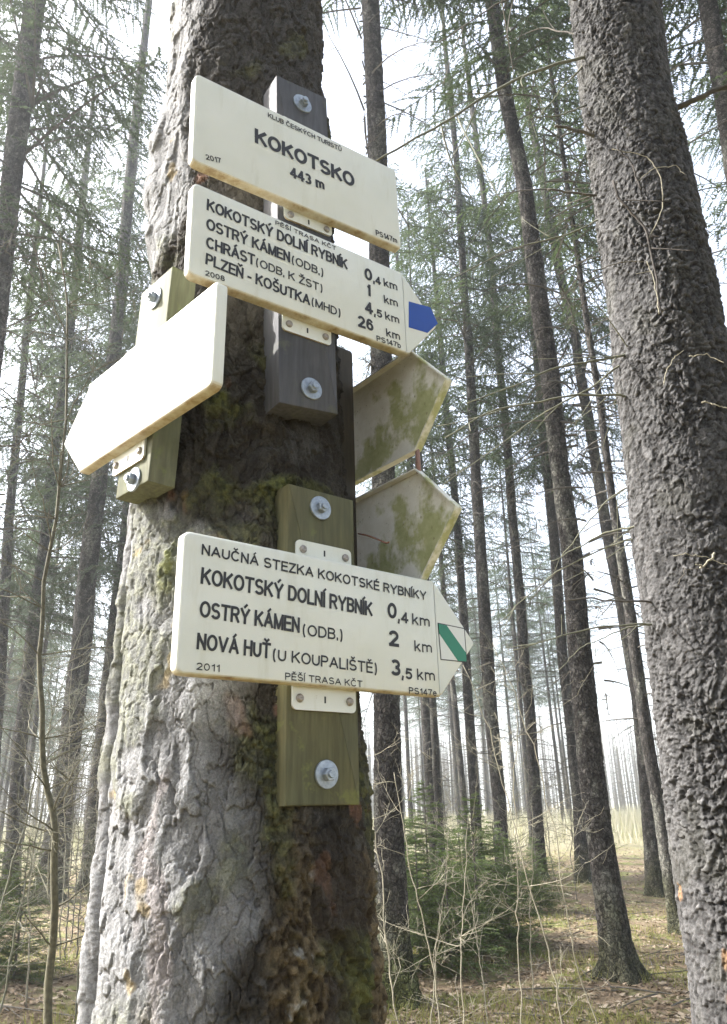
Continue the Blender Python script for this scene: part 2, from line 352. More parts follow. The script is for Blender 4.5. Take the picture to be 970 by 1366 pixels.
    # moss and algae
    m1 = 1.3 * ss(.44, .58, fbm(P * np.array([11, 11, 9]), 4, 150)) * np.exp(-((Z - 2.10) / .10) ** 2) * ss(-.45, -.15, rel) * (1 - ss(.35, .6, rel))
    m2 = .8 * ss(.48, .64, fbm(P * np.array([9, 9, 5]), 4, 154)) * (1 - ss(1.5, 1.95, Z)) * ss(.6, 1.0, rel)
    m3 = ss(.45, .56, fbm(P * 12, 4, 158)) * np.exp(-((Z - 1.37) / .05) ** 2) * np.exp(-((rel + .75) / .3) ** 2)
    m4 = ss(.38, .5, fbm(P * 16, 4, 162)) * np.exp(-((Z - 1.93) / .06) ** 2) * np.exp(-((rel + .62) / .12) ** 2)
    m5 = .6 * ss(.56, .66, fbm(P * np.array([12, 12, 6]), 4, 166)) * (1 - ss(1.7, 1.9, Z)) * np.exp(-((rel - .22) / .16) ** 2)
    m6 = ss(.60, .68, fbm(P * 9, 3, 170)) * .8
    ms = np.clip(np.maximum.reduce([m1 * 1.2, m2, m3, m4 * 1.3, m5, m6 * .5]), 0, 1)
    mc = mix((.045, .052, .014), (.14, .15, .04), ss(.35, .65, fbm(P * 120, 2, 174)))
    col = mix(col, mc, ms * .85); d += ms * (.003 + .005 * (fbm(P * 120, 2, 174)))
    return d, col
s_ = np.linspace(-1, 1, 561)[:-1]; th = PHI0 + pi * (.5 * s_ + .5 * s_ ** 3)
zs = np.concatenate([np.linspace(-.15, 1.25, 90)[:-1], np.arange(1.25, 3.42, .0015), np.linspace(3.45, 24, 160)])
sign_tree = link('spruce_tree', None, None, 'thick old spruce with flaking grey bark carrying all the trail signs', 'tree', 'spruce trees')
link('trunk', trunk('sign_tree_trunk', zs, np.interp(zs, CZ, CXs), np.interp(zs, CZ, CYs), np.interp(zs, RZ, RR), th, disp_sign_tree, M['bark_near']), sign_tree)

# --- other trunks from picture polylines (x, y, width) at one depth Y
def spine(Y, pts, Htop=23., flare=1.0):
    Q = [at(a, b, Y) for a, b, w in pts]; R = [w / 2 * ((q - CAM) @ f_) / FOC for q, (a, b, w) in zip(Q, pts)]
    o = np.argsort([q[2] for q in Q]); Q = [Q[i] for i in o]; R = [R[i] for i in o]
    z = [q[2] for q in Q]; X = [q[0] for q in Q]; r = list(R)
    if z[0] > .1:
        k = min(len(z) - 1, 2); sl_ = (X[k] - X[0]) / (z[k] - z[0])
        if z[0] > .9: X.insert(0, X[0] - sl_ * (z[0] - .5)); z.insert(0, .5); r.insert(0, r[0] * 1.04)
        X.insert(0, X[0] - sl_ * z[0]); z.insert(0, 0.); r.insert(0, r[0] * 1.45 * flare)
    sl_ = (X[-1] - X[-3]) / (z[-1] - z[-3]) * .8; zt = max(Htop, z[-1] + 5)
    z.append(zt); X.append(X[-1] + sl_ * (zt - z[-2])); r.append(.025)
    z.insert(0, z[0] - .3); X.insert(0, X[0]); r.insert(0, r[0] * 1.25)
    return np.array(z), np.array(X), np.array(r), Y
def disp_mid(seed, moss=.0, amp=1., hue=0.):
    def f(T, Z, P, R):
        wv = fbm(P * 9, 2, seed) - .5; nu = 16
        F1, F2, I, DU, DV = worley(T / (2 * pi) * nu + wv * 1.5, Z / .055 + wv * 2, nu, seed + 3)
        n = fbm(P * np.array([22, 22, 12]), 3, seed + 7) - .5; b = fbm(P * np.array([3, 3, 1.2]), 2, seed + 11) - .5
        cr = ss(.02, .3, F2 - F1)
        d = R * amp * (n * .10 + (I - .5) * .05 - (1 - cr) * .06 + b * .12) + R * .35 * np.clip(1 - Z / .5, 0, 1) ** 2 * np.clip(np.cos(T * 4 + seed), -.3, 1)
        col = mix((.032, .029, .027), (.092, .085, .079), ss(.25, .75, n + .5) * .5 + I * .5) * (1 + b * .5)[:, None]
        col = mix(col, np.array((.05, .043, .036)), (1 - cr) * .5)
        lich = ss(.56, .66, fbm(P * np.array([5, 5, 2.5]), 3, seed + 15)); col = mix(col, np.array((.20, .20, .17)), lich * .45)
        ms = (1 - ss(.2, .9, Z + (fbm(P * 5, 2, seed + 19) - .5))) * moss
        col = mix(col, np.array((.11, .125, .035)), np.clip(ms, 0, .9))
        return d, col
    return f
def disp_scaly(T, Z, P, R):
    wv = np.stack([fbm(P * 10, 2, 201), fbm(P * 10, 2, 205)], 1) - .5; s = T / (2 * pi)
    w3 = np.stack([fbm(P * 42, 3, 271), fbm(P * 42, 3, 275)], 1) - .5
    F1, F2, I, DU, DV = worley(s * 68 + wv[:, 0] * 3 + w3[:, 0] * 1.2, Z / .027 + wv[:, 1] * 3 + w3[:, 1] * 1.2, 68, 211)
    G1, G2, J, EU, EV = worley(s * 100 + wv[:, 1] * 6 + w3[:, 1] * 1.1, Z / .0145 + wv[:, 0] * 6 + w3[:, 0] * 1.1, 100, 221)
    c1 = ss(.0, .13, F2 - F1); c2 = ss(.0, .16, G2 - G1)
    n = fbm(P * 70, 3, 231) - .5; b = fbm(P * np.array([4, 4, 2]), 3, 236) - .5; tl = vn(P * 33, 238) - .5
    amp = .6 + .6 * ss(.35, .65, fbm(P * np.array([6, 6, 3]), 3, 281))
    d = amp * ((I - .5) * .0105 - DV * .0025 + DU * tl * .018 + (J - .5) * .005 - EV * .0012 - (1 - c1) * .0055 - (1 - c2) * .002) + n * .004 + b * .03
    col = mix((.019, .0188, .019), (.115, .113, .113), np.clip(.55 * I + .35 * J + n * .8 - DV * .25, 0, 1))
    col = mix(col, np.array((.035, .030, .028)), np.clip((1 - c1) * .75 + (1 - c2) * .3, 0, .85))
    rust = ss(.76, .80, fbm(P * np.array([14, 14, 6]), 3, 241)) * ss(1.6, 1.3, Z); col = mix(col, np.array((.34, .19, .09)), rust * .5)
    gr = ss(.58, .7, fbm(P * 7, 3, 246)); col = mix(col, np.array((.17, .17, .11)), gr * .06)
    return d, col
AP = [(818, 0, 110), (834, 127, 116), (857, 254, 125), (882, 400, 138), (905, 550, 148), (925, 700, 157), (948, 830, 165), (972, 1000, 172), (1000, 1180, 182), (1024, 1355, 190)]
z_, X_, R_, AY = spine(2.6, AP)
zs = np.concatenate([np.linspace(z_[0], .9, 40)[:-1], np.arange(.9, 6.2, .0032), np.linspace(6.21, z_[-1], 140)])
ph = math.atan2(-2.6, -.95); thA = ph + pi * (.55 * s_[::2] + .45 * s_[::2] ** 3)
big_tree = link('spruce_tree', None, None, 'broad spruce with rough scaly bark at the right edge, dead branches on it', 'tree', 'spruce trees')
link('trunk', trunk('scaly_trunk', zs, np.interp(zs, z_, X_), np.full(len(zs), AY), np.interp(zs, z_, R_), thA, disp_scaly, M['bark_near']), big_tree)
def a_surf(z):      # centre of the right tree at height z
    return np.array([np.interp(z, z_, X_), AY, z]), float(np.interp(z, z_, R_))

# ------------------------------------------------------------------ crowns, dead branches (a few shared meshes)
def crown_mesh(name, seed, Hc=14., Lmax=2.2, dense=1.0):
    r = np.random.default_rng(seed); mb = MB(); NV = []; z = 0.
    while z < Hc:
        t = z / Hc; L0 = Lmax * (.62 + .38 * min(1, t * 5)) * (1 - t) ** .75 + .15
        for b in range(r.integers(3, 7)):
            az = r.uniform(0, 2 * pi); L = L0 * r.uniform(.4, 1.2); n = max(4, int(L / .22)); sv = np.linspace(0, 1, n)
            drop = r.uniform(.15, .45) * L; h = np.array([cos(az), sin(az), 0.]); sdv = np.array([-sin(az), cos(az), 0.])
            wob = r.normal(0, .05 * L)
            Pb = h * (sv * L)[:, None] + sdv * (wob * sv ** 2)[:, None]; Pb[:, 2] = z + r.uniform(-.15, .15) + .12 * L * np.sin(sv * 2) - drop * sv ** 1.3 + .25 * drop * sv ** 4
            mb.tube(Pb, np.linspace(.008 + .007 * L, .003, n), 3, False)
            nt = max(4, int(L * 12.5 * dense))
            for k in range(nt):
                q = (k + r.uniform(.2, .9)) / nt
                if q < .18 and r.random() < .7: continue
                p0 = np.array([np.interp(q, sv, Pb[:, j]) for j in range(3)]); sg = 1 if k % 2 else -1
                tl = (.2 + .38 * L * (1 - q) ** .8) * r.uniform(.5, 1.15)
                dr = h * r.uniform(.35, .9) + sdv * sg * r.uniform(.5, 1.) ; dr[2] -= r.uniform(.1, .8); dr /= np.linalg.norm(dr)
                m = int(tl / .021) + 3; ts = np.linspace(0, 1, m)
                pp = p0 + dr * (ts * tl)[:, None]; pp[:, 2] -= .35 * tl * ts ** 2
                lat = np.cross(dr, [0, 0, 1.]); lat /= np.linalg.norm(lat) + 1e-9; upv = np.cross(lat, dr)
                for sgn in (-1, 1):
                    a = r.uniform(-.9, .9, m); ln = r.uniform(.03, .06, m) * (1.1 - .6 * ts)
                    tip = pp + (lat * sgn * np.cos(a)[:, None] + upv * np.sin(a)[:, None]) * ln[:, None] + dr * r.uniform(.005, .03, m)[:, None]
                    tri = np.stack([pp - dr * .011, tip, pp + dr * .014], 1); NV.append(tri.reshape(-1, 3))
        z += r.uniform(.3, .6) / dense ** .5
    N = np.concatenate(NV); nb = mb.n; V = np.concatenate([np.concatenate(mb.v), N])
    q4 = np.array(mb.f); tb = np.concatenate([q4[:, [0, 1, 2]], q4[:, [0, 2, 3]]]); tn = np.arange(len(N)).reshape(-1, 3) + nb
    F = np.concatenate([tb, tn]); return mesh_np(name, V, F, [M['dead_twig'], M['needle']], smooth=False, mi=np.concatenate([np.zeros(len(tb)), np.ones(len(tn))]))
def bare_mesh(name, seed, z0, z1, Lm=1.6, step=.15):
    r = np.random.default_rng(seed); mb = MB(); z = z0
    while z < z1:
        az = r.uniform(0, 2 * pi); L = Lm * r.uniform(.3, 1.15) * (.55 + .45 * (z - z0) / (z1 - z0)); n = 6; sv = np.linspace(0, 1, n)
        h = np.array([cos(az), sin(az), 0.]); sdv = np.array([-sin(az), cos(az), 0.])
        Pb = h * (sv * L)[:, None] + sdv * (r.normal(0, .15) * L * sv ** 2)[:, None]; Pb[:, 2] = z + L * (r.uniform(-.1, .25) * sv - r.uniform(.1, .5) * sv ** 2)
        mb.tube(Pb, np.linspace(.009 + .004 * L, .0025, n), 4, False)
        for k in range(r.integers(4, 10)):
            q = r.uniform(.2, .98); p0 = np.array([np.interp(q, sv, Pb[:, j]) for j in range(3)])
            dr = h * r.uniform(.2, .9) + sdv * r.choice((-1, 1)) * r.uniform(.4, 1); dr[2] += r.uniform(-.7, .2); tl = L * r.uniform(.15, .45) * (1.1 - q)
            ts = np.linspace(0, 1, 4)[:, None]; pp = p0 + dr * ts * tl; pp[:, 2] -= .3 * tl * ts[:, 0] ** 2
            mb.tube(pp, np.linspace(.005, .002, 4), 3, False)
        z += r.uniform(.4, 1.6) * step
    return mb.mesh(name, M['dead_twig'])
CR = [crown_mesh('crown_%s' % 'abcd'[k], 300 + k, 14, (2.7, 2.3, 3.0, 2.5)[k]) for k in range(4)]
BR = [bare_mesh('bare_branches_%s' % 'abc'[k], 330 + k, 2.2, 9.5) for k in range(3)]
def add_tree(label, Y, pts, crown=9., seed=1, group='spruce trees', moss=.3, H=23., flare=1., NT=36, dz=.045, bare=True, cs=1., amp=1.):
    z, X, r, Y = spine(Y, pts, H, flare); base = np.array([np.interp(0, z, X), Y, gz1(np.interp(0, z, X), Y)])
    root = link('spruce_tree', None, None, label, 'tree', group, loc=base)
    zz = np.concatenate([np.linspace(z[0], 1.2, 40)[:-1], np.arange(1.2, 14, dz), np.linspace(14, z[-1], 40)])
    link('trunk', trunk('trunk', zz, np.interp(zz, z, X) - base[0], np.zeros(len(zz)), np.interp(zz, z, r), np.linspace(0, 2 * pi, NT + 1)[:-1], disp_mid(seed * 50, moss, amp), M['bark_mid']), root)
    lean = math.atan2(np.interp(20, z, X) - np.interp(5, z, X), 15)
    if crown:
        c = link('crown', CR[seed % 4], root); c.location = (np.interp(crown, z, X) - base[0], 0, crown); c.rotation_euler = (0, lean, seed * 1.7); s = (H - crown) / 14; c.scale = (s ** .5 * cs, s ** .5 * cs, s)
    if bare:
        b = link('bare_branches', BR[seed % 3], root); b['kind'] = 'stuff'; k = crown / 9.5 if crown else 1
        b.location = (np.interp(5, z, X) - base[0] - 5 * math.tan(lean), 0, 0); b.rotation_euler = (0, lean, seed * 2.3); b.scale = (1, 1, k)
    return root
add_tree('slender dark spruce trunk with flared rooted base standing left of the scaly trunk', 8.6,
    [(656, 0, 18), (674, 127, 19), (701, 254, 20), (722, 423, 24), (733, 492, 25), (746, 619, 24), (764, 746, 27), (774, 873, 32), (786, 1001, 34), (798, 1102, 34), (813, 1203, 38), (825, 1279, 46), (828, 1306, 64)], 11.5, 1, moss=.25, NT=64, dz=.02)
add_tree('leaning dark spruce with bare base at the edge of the sunlit clearing', 16.3,
    [(683, 42, 8), (706, 148, 9), (727, 254, 10), (746, 359, 12), (767, 444, 12), (773, 492, 13), (792, 598, 14), (809, 704, 15), (830, 809, 16), (841, 873, 18), (851, 925, 19), (861, 1026, 20), (869, 1127, 21), (874, 1185, 27)], 9.5, 2)
add_tree('brownish spruce trunk half hidden by the scaly trunk on the right', 11.4,
    [(786, 450, 8), (800, 534, 9), (816, 661, 11), (838, 800, 14), (852, 900, 16), (864, 991, 17), (884, 1102, 19), (901, 1228, 19), (906, 1250, 26)], 10.5, 3)
add_tree('dark straight spruce trunk directly left of the slender flared one', 18.5,
    [(700, 330, 9), (716, 471, 11), (727, 598, 12), (740, 725, 14), (750, 873, 14), (760, 950, 16), (773, 1077, 17), (778, 1175, 22)], 9, 4)
add_tree('dark spruce trunk rising at the right end of the young spruce thicket', 19,
    [(628, 130, 7), (636, 190, 7), (655, 338, 8), (664, 471, 10), (676, 577, 11), (683, 682, 12), (695, 809, 13), (700, 894, 14), (707, 950, 15), (715, 1077, 16), (721, 1170, 20)], 9.5, 5)
add_tree('pale brown spruce trunk rising out of the young spruce thicket', 17,
    [(594, 63, 6), (609, 211, 8), (619, 380, 10), (626, 471, 12), (634, 619, 14), (642, 746, 16), (651, 894, 18), (655, 950, 18), (667, 1077, 18), (670, 1153, 20)], 10, 6)
add_tree('thin dark spruce trunk right beside the green striped arrow tip', 22,
    [(590, 480, 8), (596, 556, 9), (609, 682, 10), (619, 830, 12), (624, 925, 13), (634, 1077, 14), (637, 1127, 15)], 8.5, 7)
add_tree('thin spruce trunk seen below the lowest sign, behind fresh green shoots', 22,
    [(555, 750, 11), (562, 850, 12), (568, 950, 13), (574, 1052, 14), (578, 1102, 15)], 9, 8)
add_tree('upright spruce with light dark mottled bark just right of the sign tree', 8.1,
    [(494, 0, 23), (503, 180, 26), (509, 500, 30), (514, 800, 34), (516, 950, 36), (518, 1100, 40), (524, 1250, 46), (530, 1330, 64)], 13, 9, moss=.7, NT=64, dz=.02)
add_tree('thick hazy spruce trunk in the upper left corner', 9,
    [(47, 0, 27), (20, 202, 26), (2, 370, 25), (-20, 560, 26), (-60, 900, 28)], 9.0, 10)
add_tree('tall grey spruce that passes behind the blank white arrow sign', 17,
    [(199, 0, 9), (182, 151, 12), (170, 269, 14), (162, 387, 16), (130, 664, 22), (115, 780, 25), (109, 862, 27), (102, 917, 28), (92, 1002, 28), (80, 1088, 29), (62, 1190, 36)], 6.8, 11)
add_tree('dark spruce trunk close beside the left edge of the sign tree', 20,
    [(180, 600, 12), (165, 730, 14), (155, 812, 16), (143, 934, 21), (131, 1036, 21), (119, 1156, 22)], 7, 12)
add_tree('grey spruce trunk standing behind the bent young sapling', 19,
    [(112, 250, 10), (100, 380, 11), (89, 483, 12), (71, 615, 13), (59, 730, 15), (46, 829, 18), (34, 934, 18), (24, 1019, 18), (19, 1105, 20)], 6, 13)
add_tree('pale hazy spruce trunk low at the left edge', 18,
    [(40, 400, 9), (26, 549, 10), (13, 681, 12), (5, 812, 15), (-8, 1000, 18)], 6.2, 14)
add_tree('pale spruce trunk in the upper right corner', 7,
    [(938, -60, 21), (947, 21, 23), (964, 118, 24), (975, 190, 25), (1010, 420, 27)], 10, 15)
for rt, m, zc, sc_ in ((sign_tree, CR[0], 12.5, 1.0), (big_tree, CR[1], 12.5, 1.0)):
    c = link('crown', m, rt); c.location = (-.35 if rt is sign_tree else np.interp(13, z_, X_), 1.15 if rt is sign_tree else AY, zc); c.scale = (sc_, sc_, .75)

# ---- the wood further back: one shared trunk mesh per variant, single trees
def plain_trunk(seed, H=22., r0=.15):
    z = np.concatenate([np.linspace(-.2, 1, 10)[:-1], np.linspace(1, H, 90)]); r = np.interp(z, [-.2, 0, .5, H], [r0 * 1.7, r0 * 1.45, r0 * 1.05, .02])
    cx = np.cumsum(np.random.default_rng(seed).normal(0, .004, len(z)))
    return trunk('far_trunk', z, cx, cx * 0, r, np.linspace(0, 2 * pi, 13)[:-1], disp_mid(seed * 31, .2), M['bark_mid'])
PT = [plain_trunk(61 + k) for k in range(3)]
placed = []
def far_tree(x, y, s, zc, k, label, group, crown=True, thin=1.):
    z0 = gz1(x, y); root = link('spruce_tree', None, None, label, 'tree', group, loc=(x, y, z0))
    root.rotation_euler = (rng.normal(0, .012), rng.normal(0, .018), rng.uniform(0, 6.28))
    tr = link('trunk', PT[k % 3], root); tr.scale = (s * thin, s * thin, s)
    if crown:
        c = link('crown', CR[k % 4], root); c.location = (0, 0, zc * s); c.scale = (s, s, s * (22 - zc) / 14)
    b = link('bare_branches', BR[k % 3], root); b['kind'] = 'stuff'; b.scale = (s, s, s * zc / 9.5)
k = 0
for i in range(900):
    hd = rng.uniform(-29, 29); dist = 20 + 72 * rng.random() ** .7; x, y = dist * sin(radians(hd)), dist * cos(radians(hd))
    if 16.2 < hd < 21.5 and dist > 22: continue
    if -14 < hd < -1.5 and dist < 60: continue          # hidden behind the sign tree
    if any(math.hypot(x - a, y - b) < (2.2 if dist < 45 else 1.8) for a, b in placed): continue
    placed.append((x, y)); k += 1
    near = dist < 45
    side = 'left of the sign tree' if hd < -8 else 'right of the sign tree'
    far_tree(x, y, rng.uniform(.8, 1.12), (6.5 if hd < -8 else 9.5) + rng.uniform(-1.5, 2.), i,
             ('thin spruce in the middle rows of the wood %s' if near else 'thin pale spruce far back in the wood %s') % side,
             ('middle row spruces ' if near else 'far row spruces ') + side, crown=True, thin=rng.uniform(.6, 1.0))
    if k >= 105: break

k = 0
for i in range(400):  # unseen trees added to dim the sky light, sun path left open
    hd = rng.uniform(34, 326); dist = 6.5 + 19 * rng.random() ** .6; x, y = dist * sin(radians(hd)), dist * cos(radians(hd))
    if x < 0 and abs(y - (1.85 - .16 * x)) < 5.0: continue
    if any(math.hypot(x - a, y - b) < 2.6 for a, b in placed): continue
    placed.append((x, y)); k += 1
    far_tree(x, y, rng.uniform(.85, 1.1), 7.5 + rng.uniform(-1.5, 2.), i, 'spruce of the surrounding wood outside the picture, added to dim the sky light', 'unseen spruces added around the view', thin=rng.uniform(.8, 1.2))
    if k >= 62: break

# ---- distant wood across the clearing: one mass
def distant():
    r = np.random.default_rng(5); V = []; F = []; n = 0
    for i in range(900):
        hd = radians(r.uniform(-34, 34)); dist = r.uniform(105, 150); x, y = dist * sin(hd), dist * cos(hd); h = r.uniform(8, 15); w = r.uniform(.06, .16)
        V += [(x - w, y, -.3), (x + w, y, -.3), (x + w * .3, y + .1, h), (x - w * .3, y + .1, h), (x, y - w, -.3), (x, y + w, -.3), (x, y + w * .3, h), (x, y - w * .3, h)]
        F += [(n, n + 1, n + 2, n + 3), (n + 4, n + 5, n + 6, n + 7)]; n += 8
        for b in range(34):
            zz = h * r.uniform(.12, 1); a = r.uniform(0, 6.28); l = r.uniform(.4, 1.8) * (1.15 - zz / h); dx, dy, dzz = cos(a) * l, sin(a) * l, r.uniform(-.1, .7) * l; ww = r.uniform(.015, .05)
            V += [(x, y, zz - ww), (x, y, zz + ww), (x + dx, y + dy, zz + dzz + .01), (x + dx, y + dy, zz + dzz - .01)]; F.append((n, n + 1, n + 2, n + 3)); n += 4
    return mesh_np('distant_wood', np.array(V), np.array(F), [M['dead_twig']], smooth=False)
link('distant_wood', distant(), kind='stuff')['label'] = 'hazy bare wood on the far side of the clearing'

# ------------------------------------------------------------------ branches on the right tree
def px_branch(pts, d0, d1, r0, r1, mat, root, name='branch', n=24, twigs=0, seed=0):
    Q = [at(a, b, d0 + (d1 - d0) * k / (len(pts) - 1)) for k, (a, b) in enumerate(pts)]
    P = smooth_path(Q, n); r = np.random.default_rng(seed + 900)
    P[2:] += np.cumsum(r.normal(0, .0022, (n - 2, 3)), 0)
    mb = MB(); r0 *= .75; r1 *= .75; mb.tube(P, np.linspace(r0, r1, n), 6)
    L = np.linalg.norm(P[-1] - P[0])
    for k in range(twigs):
        q = r.integers(3, n - 2); dr = P[min(q + 2, n - 1)] - P[q]; dr /= np.linalg.norm(dr); dr = dr + r.normal(0, .55, 3); dr[2] -= r.uniform(0, .7)
        tl = L * r.uniform(.08, .3); ts = np.linspace(0, 1, 7)[:, None]; pp = P[q] + dr * ts * tl + r.normal(0, .12, 3) * tl * ts ** 2
        mb.tube(pp, np.linspace(max(r1, r0 * .45), r1 * .6, 7), 4)
    return link(name, mb.mesh(name, mat, True), root)
T_ = lambda L, ox, oy, s=2.366: [(ox + a / s, oy + b / s) for a, b in L]
gb, pb, db = M['green_twig'], M['pale_twig'], M['dead_twig']
for j, (pts, oy, r0, r1, mt, tw) in enumerate([
    ([(700, 40), (610, 62), (390, 100), (150, 205)], 450, .008, .003, gb, 4), ([(700, 190), (640, 187), (480, 183), (230, 225), (75, 310)], 450, .007, .003, gb, 3),
    ([(690, 60), (620, 95), (540, 160), (400, 230), (270, 320), (70, 465)], 450, .0065, .002, gb, 4), ([(735, 585), (610, 600), (520, 650), (405, 710)], 450, .006, .002, gb, 2),
    ([(740, 620), (685, 632), (560, 670), (430, 725), (330, 800), (240, 890)], 450, .005, .0015, gb, 3), ([(760, 840), (695, 832), (600, 822), (450, 825)], 450, .006, .003, db, 1),
    ([(760, 905), (720, 907), (600, 908), (440, 940), (280, 985)], 450, .006, .0025, gb, 3), ([(720, 905), (600, 930), (520, 970), (440, 1050)], 450, .004, .0015, gb, 2),
    ([(730, 440), (668, 465), (580, 505), (500, 590), (435, 670)], 450, .0055, .002, gb, 2), ([(740, 390), (630, 355)], 450, .016, .011, db, 0),
    ([(540, 180), (495, 190), (300, 250), (100, 370), (0, 425), (-150, 520)], 0, .010, .005, gb, 5), ([(640, 500), (540, 425), (455, 395), (430, 390)], 0, .013, .007, db, 3),
    ([(640, 610), (570, 610), (400, 590)], 0, .009, .006, db, 2), ([(620, 670), (575, 688), (440, 740), (290, 775), (170, 850)], 0, .006, .002, gb, 4),
    ([(540, 130), (460, 100), (380, 85), (300, 120)], 0, .006, .002, db, 4), ([(530, 330), (430, 370), (340, 370), (300, 420)], 0, .005, .002, gb, 3),
    ([(540, 10), (400, -20), (250, -10), (60, 130)], 0, .008, .003, db, 6), ([(520, 200), (440, 290), (360, 400)], 0, .006, .002, gb, 3)]):
    px_branch(T_(pts, 560, oy), AY - .02, AY - .25 + .12 * (j % 5), r0, r1, mt, big_tree, seed=j, twigs=tw)
# branches that hang in front of the bark (start on the surface facing the camera)
for j, (pts, r0, r1, mt, tw) in enumerate([
    ([(610, 570), (640, 640), (700, 700), (745, 830), (765, 990)], .007, .004, M['dark_branch'], 3), ([(720, 755), (770, 660), (765, 550), (720, 490), (620, 460)], .003, .002, pb, 0),
    ([(690, 570), (740, 535), (800, 522), (836, 545)], .0025, .0015, pb, 0), ([(700, 600), (660, 500), (620, 455)], .0045, .003, M['dark_branch'], 1),
    ([(540, 860), (640, 825), (720, 820)], .003, .002, db, 0), ([(755, 990), (750, 900), (720, 830)], .003, .002, pb, 1)]):
    px_branch(T_(pts, 560, 0), AY - .26, AY - .27, r0, r1, mt, big_tree, seed=40 + j, twigs=tw)
for j, (pts, r0, mt) in enumerate([([(770, 150), (790, 80), (840, 40)], .003, pb), ([(850, 60), (900, 45), (965, 85)], .003, pb), ([(890, 205), (930, 215), (975, 245)], .004, pb),
    ([(930, 680), (905, 740), (880, 730)], .005, pb), ([(800, 690), (880, 690), (960, 720)], .002, pb), ([(815, 780), (840, 740), (900, 735)], .002, db)]):
    px_branch(T_(pts, 560, 450), AY - .25, AY - .28, r0, r0 * .5, mt, big_tree, seed=60 + j)
px_branch([(900, 145), (925, 135), (950, 122), (1000, 110)], AY, AY - .1, .018, .012, db, big_tree, seed=80, twigs=2)
px_branch([(905, 262), (935, 250), (985, 238)], AY, AY - .2, .004, .002, gb, big_tree, seed=81, twigs=2)

# ------------------------------------------------------------------ bare saplings, young spruces
def bare_plant(label, base, h, lean, seed, mat, r0=.012, nb=9, cat='sapling', group='bare saplings', spread=.5, path=None, name='bare_sapling', bk=.42):
    r = np.random.default_rng(seed); mb = MB(); n = 30; base = np.asarray(base, float)
    if path is None:
        P = np.zeros((n, 3)); sv = np.linspace(0, 1, n); P[:, 2] = sv * h; P[:, 0] = lean[0] * sv ** 1.3 + np.cumsum(r.normal(0, .012 * h, n)) * .35; P[:, 1] = lean[1] * sv + np.cumsum(r.normal(0, .012 * h, n)) * .35; P[0, :2] = 0
    else: P = smooth_path(path, n) - base
    if path is not None: P[1:, :2] += smooth_path(r.normal(0, .016, (n - 1, 2)), n - 1) * 1.0
    sm = MB(); sm.tube(P, np.linspace(r0, max(.0025, r0 * .25), n), 7)
    def br(p0, dr, L, rad, lv):
        m = 8; ts = np.linspace(0, 1, m); pp = np.zeros((m, 3)); d = dr / np.linalg.norm(dr); p = p0.copy()
        for i in range(m):
            pp[i] = p; d = d + r.normal(0, .13, 3); d[2] += .02; d /= np.linalg.norm(d); p = p + d * L / m
        mb.tube(pp, np.linspace(rad, max(.0008, rad * .35), m), 4)
        if lv:
            for k in range(r.integers(2, 5)):
                q = r.integers(2, m); dd = d + r.normal(0, .75, 3); br(pp[q], dd, L * r.uniform(.25, .55), max(.0009, rad * .55), lv - 1)
    for k in range(nb):
        q = r.integers(int(n * .18), n - 1); a = r.uniform(0, 6.28); dr = np.array([cos(a), sin(a), r.uniform(-.1, .9)])
        br(P[q], dr, spread * r.uniform(.5, 1.3), max(.0018, r0 * bk), 2)
    root = link(name, None, None, label, cat, group, loc=base)
    link('stem', sm.mesh('stem', mat, True), root); b = link('branches', mb.mesh('branches', mat, True), root); b['kind'] = 'stuff'
    return root
# the bent green-brown sapling left of the sign tree
pth = [at(a, b, 4.2) for a, b in [(66, 1400), (68, 1340), (73, 1240), (75, 1150), (76, 1110), (60, 1060), (54, 1000), (52, 930), (53, 860), (57, 810), (72, 740), (80, 660), (84, 590), (88, 480), (92, 400), (80, 330)]]
b0 = pth[0].copy(); pth = [np.array([b0[0] + .02, 4.2, 0.])] + pth; b0 = pth[0].copy()
bare_plant('bent olive brown sapling with thin bare branches left of the sign tree', b0, 3, (0, 0), 3, M['sapling_bark'], .022, 60, 'sapling', None, .6, pth, bk=.2)
gs = 'bare saplings right of the sign tree'
for k, (px, Y, h, lx, lab) in enumerate([(548, 5.2, 2.2, -.25, 'thin pale bare sapling close beside the foot of the sign tree'), (598, 5.6, 1.9, -.3, 'crooked pale sapling leaning left before the young spruces'),
    (622, 6.0, 1.6, .1, 'short bare sapling with fine forked twigs before the young spruces'), (690, 6.3, 2.4, .15, 'thin bare sapling rising before the right end of the spruce thicket'), (757, 5.5, 2.6, -.45, 'tall bare sapling leaning left across the slender flared trunk'),
    (798, 6.0, 2.8, -.55, 'long thin sapling standing before the flared trunk base'), (575, 6.8, 1.5, .2, 'small twiggy sapling among the others by the spruce thicket'), (650, 7.2, 1.3, -.1, 'low twiggy sapling on the brown needle floor'),
    (720, 7.6, 1.6, .1, 'fine bare sapling between the spruce thicket and the flared trunk')]):
    P0 = at(px, 1360, Y); z0 = gz1(P0[0], Y); bare_plant(lab, (P0[0], Y, z0), h, (lx, .1), 400 + k, M['pale_twig'], .0055, 12, 'sapling', gs, .45)
gl = 'bare bushes left of the sign tree'
